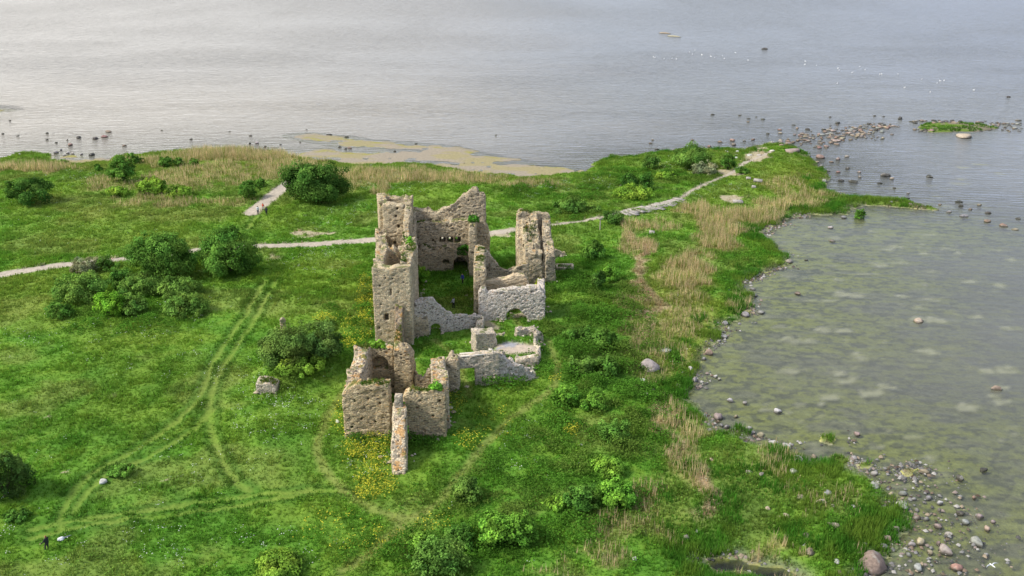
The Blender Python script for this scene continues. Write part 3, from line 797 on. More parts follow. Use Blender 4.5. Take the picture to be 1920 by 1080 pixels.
r1 = P(682, 120.6); r2 = P(742, 120.6); r3 = P(778, 119.4)
nz0, nz1 = HT(119.7, 692), HT(119.7, 669)
ncx = float(XA(712, 119.8, 4))
rw = part("rear_wall", gb, [seg(r1, r2, 1.8, [(0, HT(119.7, 652)), (.3, HT(119.7, 653)), (1, HT(119.7, 654))], rough=.45),
                        seg(P(744, 119.6), r3, 2.6, [(0, HT(118.3, 655)), (.6, HT(118.3, 657)), (1, HT(118.3, 668))], rough=.45)],
     [cutbox((ncx, 119.6, (nz0 + nz1) / 2), (2.2, 2.6, nz1 - nz0), arch=True)], M_front, 13)
ra = P(827, 109.2, 5.5); rb = P(820, 119.6, 5)
part("passage_rubble", gb, [RL], [], M_hall, 17, lump=1.8)
part("side_wall", gb, [seg(ra, rb, 1.9, [(0, 6.1), (.3, 5.7), (.6, 5.3), (1, 5.1)], rough=.6)], [], M_spur, 14)
WALL_TOPS += [(P(672, 107.9, 7), P(728, 107.9, 7), .7, 6.9), (P(770, 107.9, 6.5), P(832, 107.9, 6.5), .7, 6.4), (P(690, 120.6, 6.3), P(740, 120.6, 6.3), .6, HT(119.7, 653)), (la, lb, .7, 6.7)]

# --- spur wall running out toward the viewer -----------------------------------
sa = P(752, 107.1); sb = P(748.5, 98.4)
sp = empty("spur_wall", (float(sa[0]), 103, 0), "stepped ruined spur wall leaning against the gatehouse front, patched with orange lichen", "wall ruin")
ztop = lambda Y, py: float(HT(Y, py))
part("broken_wall", sp, [seg(sa, sb, 1.7, [(0, ztop(107, 752)), (.17, ztop(105.5, 765)), (.3, ztop(104.3, 785)), (.55, ztop(102, 815)), (.8, ztop(100, 852)), (1, ztop(98.6, 888))], rough=.5, batter=.015)], [], M_spur, 15, rough=.7)
part("corner_stub", sp, [seg(P(752, 106.9), P(750.5, 105.6), .95, [(0, ztop(106.6, 738)), (1, ztop(105.6, 742))], rough=.15)], [], M_pale, 16, rough=.4, pits=.2)

# --- gate wall and forecourt ------------------------------------------------------
gY = 120.2
gw = empty("gate_wall", (float(XA(900, 121)), 121, 0), "pale grey gate wall with a square doorway and a collapsed rubble end", "castle wall")
door_c = P(877, 120.9)
pier = seg(P(834, 119.9), P(862, 119.9), 2.0, [(0, HT(119, 678)), (.5, HT(119, 671)), (1, HT(119, 676))], rough=.3)
G1 = seg(P(852, 120.9), P(935, 122.0), 1.3, [(0, HT(120.3, 670)), (1, HT(121.3, 661))], rough=.12)
part("gate_pier", gw, [pier], [], M_hall, 21)
dz = HT(120.3, 693)
part("gate_section", gw, [G1], [cutbox((door_c[0], door_c[1], dz / 2 - 1), (1.95, 4, dz + 2), rz=.1)], M_pale, 22, rough=.6)
part("collapsed_end", gw, [seg(P(921, 122.35), P(1013, 124.8), 2.2, [(0, HT(121.5, 668)), (.25, HT(122, 674)), (.5, HT(122.8, 686)), (.75, HT(123.3, 698)), (1, HT(123.6, 708))], rough=.9, batter=.05)], [], M_white, 23, rough=1.5, lump=3.6, pits=2.5)
part("retaining_wall", gw, [seg(P(966, 126.6), P(1010, 127.0), 1.0, [(0, 1.75), (1, 2.0)], rough=.15)], [], M_pale, 24, rough=.4, pits=.3)
cp = MB()
for off in (-.42, .42):
    a = P(864, 121.0); b = P(922, 121.8); d = (b - a) / np.linalg.norm(b - a); nrm = np.array([-d[1], d[0]])
    mid = (a + b) / 2 + nrm * off
    cp.box((mid[0] - gw.location[0], mid[1] - gw.location[1], HT(121, 666) + .02), (np.linalg.norm(b - a), .2, .14), rz=math.atan2(d[1], d[0]), tilt=0)
M_coping = simple("lime_mortar_coping", (0.58, 0.54, 0.47), .9)
link("coping", cp.mesh("coping", M_coping), parent=gw)
fc = empty("forecourt_wall", (float(XA(968, 131)), 131, 0), "low tumbled limestone walls around the gravelled raised forecourt", "wall ruin")
part("back_wall", fc, [seg(P(926, 135.2), P(948, 135.4), 1.1, [(0, 2.1), (1, 1.7)], bot=-.5), seg(P(894, 134.5), P(902, 141), 1.0, [(0, 1.7), (.5, .9), (1, 1.8)], bot=-.8), seg(P(966, 135.6), P(1004, 136.3), 1.5, [(0, 2.3), (.5, 2.8), (1, 2.4)], bot=-.5)], [], M_pale, 25, h=.14)
part("outer_wall", fc, [seg(P(1005, 136), P(1009, 127.4), .8, [(0, 2.2), (.5, 1.75), (1, 1.95)], bot=-1.5), seg(P(1003, 135.6), P(1016, 135.0), 1.2, [(0, 2.4), (1, 1.6)], bot=-1.5)], [], M_pale, 26, h=.14)
part("inner_edge", fc, [seg(P(928, 133), P(940, 126.2), .9, [(0, 1.5), (.5, 1.3), (1, 2.2)], bot=-1)], [], M_pale, 27, h=.14)
sk = empty("wall_stump", (float(XA(908, 131.5)), 131.5, 0), "square pale limestone wall stump standing between gate wall and whitened cross wall", "wall ruin")
q = P(908, 132.5)
part("stump", sk, [seg(q + np.array([-1.5, -.75]), q + np.array([1.45, .35]), 2.3, [(0, 3.45), (1, 3.15)], rough=.2, batter=.02)], [], M_pale, 28, h=.13, rough=.5, pits=.4)

# --- main house ------------------------------------------------------------------
mh = empty("castle_keep", (float(XA(800, 150)), 150, 0), "tall roofless main castle with tan square tower and grassy inner courtyard", "castle ruin")
kY = 135.0
kx0, kx1 = XA(702.5, 134, 3), XA(774, 134, 3)
kz = float(HT(134, 503))
slit_c = (float(XA(725, 134, 4)), 134.4, HT(134, 595))
front = seg((kx0, kY), (kx1, kY), 2.0, [(0, kz + .1), (.3, kz - .1), (.6, kz), (1, kz + .2)], rough=.25)
part("tower_front", mh, [front], [cutbox(slit_c, (.62, 4, 1.0))] + [cutbox((float(XA(px, 134, z_)), 134.0, float(HT(134, py))), (.26, 1.3, .26)) for px, py, z_ in ((723, 522, 10), (736, 523, 10), (712, 536, 9), (758, 530, 9), (715, 571, 6), (748, 548, 8), (712, 615, 2))] + [ cutbox((float(XA(733, 134, 8)), 134.0, HT(134, 548)), (.3, 1.0, 1.0))], M_keep, 31, rough=.55, pits=.3)
part("tower_sides", mh, [seg((kx0 + .8, kY + .9), (kx0 + .3, 145), 1.5, [(0, kz + .1), (.5, kz + .3), (1, kz + .4)], rough=.5),
                         seg((kx1 - .75, kY + .9), (kx1 - .9, 146), 1.5, [(0, kz + .2), (.5, kz + .1), (1, kz - .3)], rough=.5),
                         seg((kx0 + .8, 144), (kx1 - 1, 144), 1.8, [(0, kz - .9), (.3, kz - .6), (.5, kz - 1.4), (.62, kz - 2.4), (.7, kz - .4), (1, kz + .1)], rough=1.2),
                         seg((kx0 + 1, 139.5), (kx1 - 1, 139.5), 8.5, [(0, kz - 2.9), (.6, kz - 3.4), (1, kz - 2.6)], rough=.8)], [], M_tan, 32)
tb = seg((XA(746.5, 129, 2), 129.2), (XA(748, 134, 6), 134.3), 1.3, [(0, 2.2), (.2, 3.1), (.45, 4.0), (.7, 5.4), (1, 6.9)], rough=.5)
part("tower_buttress", mh, [tb], [], masonry("mossy_buttress_masonry", (0.36, .29, .2), (.33, .27, .19), lichen=.9, moss=.9), 33)
# wall between the tower and the rear tower
part("west_wall", mh, [seg((kx0 + .3, 144), (XA(716, 162, 5), 162), 1.8, [(0, kz - .5), (.3, 9.5), (1, 9.2)], rough=.8),
                       seg((kx1 - .9, 145), (XA(772, 168, 5), 168), 1.6, [(0, kz - .4), (.12, 10.3), (.4, 9.3), (.8, 10), (1, 10.5)], rough=.9)],
     [cutbox((float(XA(776, 152, 2)), 152, 1.2), (5, 1.6, 3.2), arch=False)], M_hall, 34)
tz = float(HT(160, 382))
rt = seg((XA(717.5, 160, 12), 160.6), (XA(767, 160, 12), 160.6), 1.5, [(0, tz), (.45, tz - .15), (.8, tz - .1), (.84, tz - .6), (1, tz - 1.2)], rough=.55)
part("rear_tower_front", mh, [rt], [cutbox((float(XA(748, 160, 9)), 160.2, HT(160, 424)), (.45, 2, .55)), cutbox((float(XA(741, 160, 6)), 160.2, HT(160, 455)), (.6, 2, .6)),
      cutbox((float(XA(745, 160, 13)), 160.2, HT(160, 391)), (.4, 1.6, .4)), cutbox((float(XA(758, 160, 13)), 160.2, HT(160, 390)), (.4, 1.6, .4)), cutbox((float(XA(742, 160, 13)), 160.2, HT(160, 405)), (.35, 1.4, .35))], M_keep, 35, rough=.6, pits=.5)
rx = XA(764, 160, 10)
part("rear_tower_sides", mh, [seg((XA(719, 160, 10), 161), (XA(717, 170, 8), 170), 1.5, [(0, tz), (1, tz - .9)], rough=.5),
     seg((rx - .2, 161), (rx - .6, 169), 1.5, [(0, tz - .6), (.5, tz - 1.2), (1, 11.6)], rough=.6),
     seg((rx + .3, 160.4), (XA(752, 152, 8), 151.5), 1.2, [(0, tz - .5), (.25, tz - 2.2), (.6, tz - 4.6), (1, 8.6)], rough=.8),
     seg((XA(719, 169, 8), 169.6), (rx, 169.6), 1.5, [(0, tz - 1.2), (1, tz - 1.6)], rough=.5)], [], M_tan, 36)
# hall rear wall
bY = 170.0
bx = lambda px, z=6: float(XA(px, 169, z))
bx0, bx1 = bx(766), bx(911)
def bt(px, py): return ((bx(px, 11) - bx0) / (bx1 - bx0), float(HT(169, py)))
win = [cutbox((bx(c, 6), 169.5, float(HT(169, 444))), (.42, 6, .92)) for c in (828.5, 842.5, 855.5)]
win += [cutbox((bx(c, 6), 170.6, float(HT(169, 444)) - .75), (.42, 2.6, 1.7)) for c in (828.5, 842.5, 855.5)]
win += [cutbox((bx(c + 1, 6), 168.2, float(HT(169, 444))), (1.05, 1.9, .98)) for c in (829.5, 844, 858)]
win += [cutbox((bx(814, 6), 168.3, float(HT(169, 445))), (1.15, 1.6, .75)),
        cutbox((bx(865, 1), 168.0, float(HT(167.5, 490)) - .2), (2.5, 5.0, 2.6), arch=True), cutbox((bx(838, 1), 167.0, float(HT(167, 488))), (1.25, 1.6, .85), arch=True)]
part("hall_rear_wall", mh, [seg((bx0, bY), (bx1, bY), 1.8, [bt(766, 392), bt(785, 396), bt(800, 393), bt(830, 390), bt(846, 388), bt(858, 378), bt(872, 366), bt(880, 358), bt(886, 355), bt(896, 355), bt(899, 364), bt(908, 366), bt(912, 372)], rough=.9),
     seg((bx0 + .5, 168.2), (bx(893), 168.2), 1.8, [(0, float(HT(167.4, 416))), (.5, float(HT(167.4, 417))), (.8, float(HT(167.4, 413))), (1, float(HT(167.4, 412)))], rough=.5),
     seg((bx0 + .5, 166.9), (bx(888), 166.9), 1.2, [(0, float(HT(166.3, 462))), (.3, float(HT(166.3, 468))), (.6, float(HT(166.3, 462))), (1, float(HT(166.3, 476)))], rough=1.2)],
     win, M_hall, 37, pits=1.9, lump=1.5)
part("hall_side_stub", mh, [seg((bx(888), 162.8), (bx(888), 168), 1.25, [(0, float(HT(162.8, 424))), (.5, float(HT(165, 418))), (1, float(HT(167, 414)))], rough=.5),
     seg((bx(892), 170.6), (bx(918), 170.6), 1.6, [(0, float(HT(170, 412))), (.4, float(HT(170, 419))), (.8, float(HT(170, 424))), (1, float(HT(170, 436)))], rough=.5)], [], M_tan, 38)
# cross wall on the left of the yard
c0, c1 = P(776, 137.8), P(906, 141.6)
def ct(px, py):
    f = (px - 776) / 130.0; return (f, float(HT(137.2 + 3.8 * f, py)))
arch = P(817, 139.0, .8)
part("cross_wall", mh, [seg(c0, c1, 1.5, [ct(776, 568), ct(800, 562), ct(812, 562), ct(822, 572), ct(835, 583), ct(850, 592), ct(880, 591), ct(906, 592)], rough=.5)],
     [cutbox((arch[0], arch[1], .2), (1.5, 5, 3.3), arch=True)], M_white, 39, label="cross wall with white mortar and dark field stones beside the tower", pits=1.8)
part("cross_wall_end", mh, [seg(P(772, 137.2), P(803, 138.2), 1.3, [(0, 4.6), (.4, 3.6), (1, 3.4)], rough=.8)], [], M_hall, 40)
# east range
ex0 = float(XA(900, 146, 4))
part("east_wall", mh, [seg((ex0, 145.6), (float(XA(899.5, 157, 5)), 158), 1.9, [(0, 7.5), (.3, 7.4), (.7, 7.6), (1, 7.5)], rough=.45)], [], M_tan, 41)
part("chamber_rear_wall", mh, [seg((float(XA(903, 157, 6)), 157.4), (float(XA(990, 157, 3)), 158.6), 1.3, [(0, 7.3), (.15, 6.4), (.4, 3.6), (.55, 3.2), (.8, 3.9), (1, 4.2)], rough=.6)], [], M_hall, 42)
ty = lambda py: float(HT(148, py))
part("chamber_front_wall", mh, [seg((float(XA(908, 148, 4)), 148.6), (float(XA(997, 148, 4)), 149.2), 1.2, [(0, ty(527)), (.35, ty(526)), (.5, ty(522)), (.6, ty(517)), (.85, ty(518)), (1, ty(545))], rough=.35)], [], M_plaster, 43, rough=.5, pits=.3)
wy = lambda py: float(HT(143.4, py))
wx0, wx1 = float(XA(897, 144, 3)), float(XA(1022, 144, 3))
def wt(px, py): return ((px - 897) / 125.0, wy(py))
hole = P(965, 144, 1)
part("chapel_wall", mh, [seg((wx0, 144.0), (wx1, 144.4), 1.3, [wt(897, 550), wt(902, 541), wt(911, 541), wt(914, 547), wt(940, 544), wt(970, 541), wt(1000, 539), wt(1012, 540), wt(1018, 548), wt(1022, 560)], rough=.2),
                         seg((wx1 - .6, 144.4), (wx1 - .5, 149.5), 1.2, [(0, 5.0), (.5, 4.6), (1, 4.9)], rough=.5)],
     [cutbox((hole[0], 144, .75), (2.5, 5, 2.6), arch=True), cutbox((hole[0] + .9, 144, .3), (2.0, 5, 1.8), arch=True), cutbox((float(XA(950, 144, 4)), 143.2, wy(552)), (1.0, .9, .5)), cutbox((float(XA(979, 144, 4)), 143.2, wy(551)), (.6, .9, .8))],
     M_white, 44, label="whitewashed looking wall with a broken arched hole", rough=.6, pits=1.2)
WALL_TOPS += [((XA(747, 130, 3), 129.8), (XA(748, 134, 6), 133.6), .5, 5.0), ((kx1 - .8, 136), (kx1 - .9, 150), .6, kz - .4), ((kx0 + 1.5, 139), (kx1 - 1.5, 139.6), 3.2, kz - 3.0), ((rx + .1, 159), (XA(754, 153, 8), 153), .5, 9.6), ((bx0 + 1, 167.9), (bx(885), 167.9), .5, float(HT(167.4, 414))),
              ((bx(888), 163.2), (bx(888), 167), .5, float(HT(165, 418))), ((ex0, 147), (ex0 - .1, 157), .7, 7.5), ((bx0 + 1, 166.9), (bx(880), 166.9), .5, float(HT(166.3, 466))), ((kx0 + .5, 138), (kx0 + .2, 144), .5, kz + .1), (tuple(c0 + [0.6, .1]), tuple(P(808, 138.6)), .5, 5.2)]

# --- free standing corner tower ---------------------------------------------------
ctw = empty("corner_tower", (float(XA(1005, 164)), 164, 0), "tall jagged remnant of a corner tower standing free right of the courtyard", "tower ruin")
z0 = float(HT(166, 399))
part("tower_rear_wall", ctw, [seg((float(XA(969, 166, 8)), 166.8), (float(XA(1029, 166, 8)), 167.6), 1.7, [(0, z0 - .3), (.15, z0 + .2), (.5, z0), (.85, z0 - .2), (1, z0 - .8)], rough=.4)], [], M_tan, 51)
part("tower_spur", ctw, [seg((float(XA(992, 166, 8)), 166.5), (float(XA(1000, 160, 3)), 159.8), 3.1, [(0, z0), (.3, z0 - 1.6), (.6, z0 - 3.6), (.85, float(HT(160.6, 462))), (1, float(HT(160, 474)))], rough=1.3, batter=.02),
                         seg((float(XA(1006, 164, 7)), 164.6), (float(XA(1027, 164, 7)), 164.8), 2.2, [(0, 8.8), (.5, 7.0), (1, 8.2)], rough=1.2), seg((float(XA(1008, 162, 4)), 161.9), (float(XA(1026, 162, 4)), 161.9), 2.0, [(0, 5.2), (.5, 3.6), (1, 5.0)], rough=1.2),
                         seg((float(XA(975, 166, 6)), 166.4), (float(XA(981, 160, 2)), 160.8), 1.5, [(0, z0 - .3), (.4, z0 - 3), (.8, 5.2), (1, 3.2)], rough=.8)],
     [cutbox((float(XA(1007, 160, 1)), 159.4, 1.0), (.8, 1.6, .7))], M_tan, 52, pits=2.0, lump=2.2)
part("tower_outer_wall", ctw, [seg((float(XA(1024, 166, 8)), 167.6), (float(XA(1026, 163, 6)), 163.5), 1.6, [(0, z0 - .6), (.5, z0 - 1.5), (1, 8.2)], rough=.5),
                               seg((float(XA(1027, 163, 4)), 164), (float(XA(1029, 160, 2)), 160.4), 2.2, [(0, 7.0), (.4, 6.0), (1, 5.2)], rough=.7, batter=.05),
                               seg((float(XA(1020, 160, 2)), 160.6), (float(XA(1038, 160, 2)), 161.2), 1.5, [(0, 4.6), (.6, 5.0), (1, 4.0)], rough=.6, batter=.03)], [], M_hall, 53, pits=1.6, lump=1.6)
WALL_TOPS += [((float(XA(975, 166, 9)), 166.8), (float(XA(1022, 166, 9)), 167.4), .6, z0 - .1), ((float(XA(994, 165, 8)), 165), (float(XA(999, 161, 5)), 161), .9, 7.2)]
rr = empty("rubble_wall", (float(XA(1045, 176)), 176, 0), "low broken rubble bank in the grass right of the corner tower", "wall ruin")
part("rubble", rr, [seg(P(1030, 174), P(1060, 175.5), 1.6, [(0, 1.7), (.4, 1.4), (1, .2)], rough=.8)], [], M_hall, 54, h=.15)

# --- outlying remains on the left ---------------------------------------------------
ow = empty("outer_wall_remnant", (float(XA(503, 119)), 119, 0), "low grey wall end with overgrown top beside the mound of bushes", "wall ruin")
part("wall_end", ow, [seg(P(484.5, 119.6), P(523, 119.6), 2.4, [(0, HT(118.5, 719)), (.6, HT(118.5, 719)), (1, HT(118.5, 727))], rough=.2)], [], M_pale, 55, h=.12, rough=.15)
pl = empty("stone_pillar", (float(XA(533, 137)), 137, 0), "lone weathered stone pillar rising behind the bushes on the mound", "pillar ruin")
part("pillar_shaft", pl, [seg(P(527, 136.8), P(539, 137), 1.0, [(0, HT(136.5, 601)), (.5, HT(136.5, 597)), (1, HT(136.5, 604))], rough=.3)], [], M_hall, 56, h=.12, rough=.8)
WALL_TOPS += [(P(488, 119.6), P(520, 119.6), .7, 2.2)]

tank = empty("timber_trough", (float(XA(1058, 167)), 167, 0), "pale rectangular frame of low timbers in the grass beside the corner tower", "trough")
tm = MB()  # wooden trough: low open frame of pale timbers
tx, tY = float(XA(1058, 169)), float(Yd(503))
tz0 = hz(tx, tY)
for cx, cy, sx, sy in ((0, .9, 3.0, .35), (0, -.9, 3.0, .35), (-1.4, 0, .35, 1.45), (1.4, 0, .35, 1.45)):
    tm.box((tx + cx - tank.location[0], tY + cy - tank.location[1], tz0 + .15), (sx, sy, .6), rz=0)
link("timber_frame", tm.mesh("timber_frame", simple("pale_timber", (.5, .42, .3))), parent=tank)
# ------------------------------------------------------------------ meadow, reeds, flowers
def scatter(n, xr, yr, seed):
    r = np.random.default_rng(seed)
    return r.uniform(xr[0], xr[1], n), r.uniform(yr[0], yr[1], n), r

def blades(x, y, z, rr, nb, hgt, wid, lean, col, colvar):
    """triangular blades, nb per point"""
    n = len(x); N = n * nb
    X = np.repeat(x, nb); Y = np.repeat(y, nb); Zb = np.repeat(z, nb); H = np.repeat(hgt, nb) * rr.uniform(.65, 1.2, N); W = np.repeat(wid, nb) * rr.uniform(.7, 1.3, N)
    a = rr.uniform(0, 2 * math.pi, N); b = rr.uniform(0, 2 * math.pi, N)
    spread = np.repeat(wid, nb) * 1.1
    X = X + np.cos(b) * spread * rr.uniform(0, 1, N); Y = Y + np.sin(b) * spread * rr.uniform(0, 1, N)
    dx, dy = np.cos(a) * W / 2, np.sin(a) * W / 2
    L = H * lean * rr.uniform(.3, 1.2, N)
    V = np.empty((N, 3, 3), np.float32)
    V[:, 0] = np.stack([X - dx, Y - dy, Zb - .06], 1); V[:, 1] = np.stack([X + dx, Y + dy, Zb - .06], 1)
    V[:, 2] = np.stack([X + np.cos(b) * L, Y + np.sin(b) * L, Zb + H], 1)
    C = np.repeat(col, nb, 0) * rr.uniform(1 - colvar, 1 + colvar, (N, 1))
    C = np.repeat(C[:, None], 3, 1)
    return V.reshape(-1, 3), np.arange(N * 3).reshape(-1, 3), np.clip(C.reshape(-1, 3), 0, 1)

def discs(x, y, z, rr, size, col, colvar, tilt=.5):
    """small tilted four sided leaves or flower heads"""
    n = len(x)
    nrm = np.stack([rr.normal(0, tilt, n), rr.normal(0, tilt, n), np.ones(n)], 1); nrm /= np.linalg.norm(nrm, axis=1)[:, None]
    t = np.cross(nrm, np.array([.31, .92, .2])); t /= np.linalg.norm(t, axis=1)[:, None]; b = np.cross(nrm, t)
    a = rr.uniform(0, 6.28, n)[:, None]; t, b = t * np.cos(a) + b * np.sin(a), b * np.cos(a) - t * np.sin(a)
    s = (size * rr.uniform(.6, 1.3, n))[:, None] / 2
    c = np.stack([x, y, z], 1)
    V = np.stack([c - t * s, c - b * s * .8, c + t * s, c + b * s * .8], 1).reshape(-1, 3)
    C = np.repeat(np.clip(col * rr.uniform(1 - colvar, 1 + colvar, (n, 1)), 0, 1), 4, 0)
    return V, np.arange(n * 4).reshape(-1, 4), C

def quads_of(F3):
    return F3

def infoot(X, Y):
    """inside the thick of a castle wall"""
    return np.zeros(X.shape, bool)

x, y, rr = scatter(760000, (-175, 90), (52, 268), 101)
s = lookup(GS, x, y); v = lookup(GV, x, y); isd_ = lookup(GI, x, y)
px_, py_ = PIX(x, y)
clump = fbm2(x * .45, y * .45, 111, 3)
dens = np.where(y < 135, 1.0, np.where(y < 180, .72, .5)) * v * (.75 + .35 * smooth(.35, .65, clump)) * (1 - .7 * lookup(GT, x, y))
ok = (rr.random(len(x)) < dens) & ((s > .2) | (isd_ > .2)) & (np.abs(px_ - 960) < 1750) & (py_ < 1750) & ((np.abs(px_ - 960) < 1120) & (py_ < 1160) | (rr.random(len(x)) < .6))
x, y, s, v, clump = x[ok], y[ok], s[ok], v[ok], clump[ok]
z = lookup(Z, x, y); c = lookup(GC, x, y); rd = lookup(GR, x, y); tk = lookup(GT, x, y)
hgt = (.20 + .26 * smooth(.35, .7, clump)) * (1 - .75 * tk) * np.where(y > 150, 1.25, 1.0)
nz = fbm2(x * .9, y * .9, 117, 2)[:, None]
c = c * (1.05 + .34 * nz)
c = np.where(rr.random(len(x))[:, None] < .16, c * np.array([1.4, 1.2, 1.2]), c)
V, Fm, C = blades(x, y, z, rr, 4, hgt, np.where(y > 150, .17, .105), .55, c, .2)
link("meadow_grass", mesh("meadow_grass", V, Fm, M_veg, col=C), kind="stuff", label="lush green meadow grass covering the headland", cat="grass")
# broad leaved herbs lying in the grass
h_ok = rr.random(len(x)) < .26 * smooth(.42, .62, clump)
V, Fm, C = discs(np.repeat(x[h_ok], 3) + rr.normal(0, .25, 3 * h_ok.sum()), np.repeat(y[h_ok], 3) + rr.normal(0, .25, 3 * h_ok.sum()), np.repeat(z[h_ok] + hgt[h_ok] * .8, 3) + rr.uniform(-.15, .12, 3 * h_ok.sum()), rr, .21,
                 np.repeat(c[h_ok], 3, 0) * np.array([.9, 1.05, .95]), .3, .55)
link("meadow_herbs", mesh("meadow_herbs", V, Fm, M_veg, col=C), kind="stuff", label="broad leaved green herbs growing through the meadow grass", cat="herbs")

# tall herbs and low scrub covering the slopes: too tangled to count
SCRUB = [(870, 545, 30, 40, .5), (830, 655, 40, 16, .6), (790, 835, 50, 14, .6), (700, 832, 60, 10, .6), (1035, 590, 20, 60, .7), (960, 728, 70, 8, .7), (800, 690, 14, 20, .6), (1110, 640, 110, 140, .75), (1150, 770, 120, 80, .65), (1060, 890, 180, 120, .45), (900, 960, 160, 60, .4), (1230, 700, 50, 60, .5), (1090, 610, 60, 60, .9), (1120, 690, 80, 60, .9), (1070, 545, 40, 50, .6), (1140, 880, 60, 90, .8), (1020, 1000, 160, 50, .7), (850, 1010, 90, 40, .7), (790, 1050, 130, 50, .8), (540, 1070, 90, 30, .6), (560, 690, 60, 60, .9), (230, 600, 150, 30, .5), (640, 600, 30, 80, .5), (1180, 760, 50, 60, .5), (1050, 360, 120, 20, .5), (1230, 330, 120, 25, .6), (680, 580, 20, 70, .7), (960, 690, 90, 14, .5), (985, 600, 30, 14, .7), (850, 740, 40, 20, .4), (1060, 400, 60, 16, .5)]
x2, y2, r2_ = scatter(260000, (-70, 50), (76, 240), 109)
p2x, p2y = PIX(x2, y2); m2 = blobs(p2x, p2y, SCRUB); cl2 = fbm2(x2 * .38, y2 * .38, 191, 3)
v2 = lookup(GV, x2, y2); s2 = lookup(GS, x2, y2)
ok = (r2_.random(len(x2)) < m2 * 1.3 * smooth(.38, .58, cl2)) & (v2 > .8) & (s2 > 1.5)
x2, y2, m2, cl2 = x2[ok], y2[ok], m2[ok], cl2[ok]; z2 = lookup(Z, x2, y2); c2_ = np.array([[.085, .205, .024]]) * (.65 + .8 * vn2(x2 * .45, y2 * .45, 192))[:, None]
c2_ = mixc(c2_, smooth(.5, .7, fbm2(x2 * .15, y2 * .15, 193, 2)) * .7, (.15, .22, .04))
hh2 = (.35 + 1.35 * m2 * smooth(.42, .72, cl2)); k = 6
xx = np.repeat(x2, k) + r2_.normal(0, .28, len(x2) * k); yy = np.repeat(y2, k) + r2_.normal(0, .28, len(x2) * k)
V, Fm, C = discs(xx, yy, np.repeat(z2, k) + np.repeat(hh2, k) * r2_.uniform(.45, 1.1, len(xx)), r2_, .24, np.repeat(c2_, k, 0), .32, .6)
link("scrub_undergrowth", mesh("scrub_undergrowth", V, Fm, M_veg, col=C), kind="stuff", label="tangled light green scrub and tall herbs on the slopes around the ruin", cat="undergrowth")

# last year's dry reed
x, y, rr = scatter(620000, (-144, 88), (76, 268), 102)
rd = lookup(GR, x, y); s = lookup(GS, x, y); pth = lookup(GV, x, y)
px_, py_ = PIX(x, y)
ok = (rr.random(len(x)) < np.clip(rd * 1.05, 0, 1) * (.3 + .7 * smooth(.3, .6, fbm2(x * .5, y * .5, 121, 3)))) & (s > .3) & (pth > .6) & (px_ > -60) & (px_ < 1980) & (py_ < 1150)
x, y, rd = x[ok], y[ok], rd[ok]; z = lookup(Z, x, y)
base = np.where((rr.random(len(x)) < .36)[:, None], np.array([[.20, .29, .05]]), np.array([[.66, .52, .29]])) * (0.75 + .5 * vn2(x * .4, y * .4, 122))[:, None]
hg = .7 + 1.6 * rd * (0.6 + .5 * fbm2(x * .2, y * .2, 123, 2))
V, Fm, C = blades(x, y, z, rr, 2, hg, np.full(len(x), .075), .22, base, .22)
link("dry_reeds", mesh("dry_reeds", V, Fm, M_veg, col=C), kind="stuff", label="tan dry reed beds standing along the shore", cat="reeds")

# dark green sedge along the lagoon and the spits
x, y, rr = scatter(500000, (5, 88), (76, 268), 103)
s = lookup(GS, x, y); isd_ = lookup(GI, x, y); px_, py_ = PIX(x, y)
edge = np.exp(-((s - 1.6) / 2.2) ** 2) * (s > .15) + .7 * (isd_ > .3)
cl = fbm2(x * .35, y * .35, 131, 3)
front = smooth(780, 900, py_) * smooth(1200, 1320, px_)
ok = (rr.random(len(x)) < np.clip(edge * smooth(.36, .5, cl) * 1.5 + front * .7 * smooth(.25, .5, cl) * (s > .4), 0, 1)) & (px_ < 1990) & (px_ > 1120) & (py_ < 1150) & (rr.random(len(x)) < .62)
x, y, s, cl = x[ok], y[ok], s[ok], cl[ok]; z = lookup(Z, x, y)
yl = fbm2(x * .25, y * .25, 132, 3)
c = np.array([[.072, .21, .022]]) * (.7 + .7 * vn2(x * .8, y * .8, 133))[:, None]
c = mixc(c, smooth(.38, .65, yl) * .8, (.19, .29, .04))
V, Fm, C = blades(x, y, z, rr, 3, .40 + .6 * smooth(.38, .7, cl), np.full(len(x), .10), .35, c, .3)
link("shore_sedge", mesh("shore_sedge", V, Fm, M_veg, col=C), kind="stuff", label="dark green sedge fringing the lagoon edge", cat="sedge")

x, y, rr = scatter(60000, (80, 150), (225, 300), 108)
isd_ = lookup(GI, x, y); ok = (isd_ > .4) & (rr.random(len(x)) < .5 * smooth(.35, .55, vn2(x * .5, y * .5, 134)))
x, y = x[ok], y[ok]; z = lookup(Z, x, y)
c = np.array([[.10, .21, .03]]) * (.6 + .8 * vn2(x * .6, y * .6, 135))[:, None]
V, Fm, C = blades(x, y, z, rr, 3, np.full(len(x), .5), np.full(len(x), .22), .5, c, .35)
link("islet_grass", mesh("islet_grass", V, Fm, M_veg, col=C), kind="stuff", label="grass and weeds on the stony islet in the lagoon mouth", cat="grass")

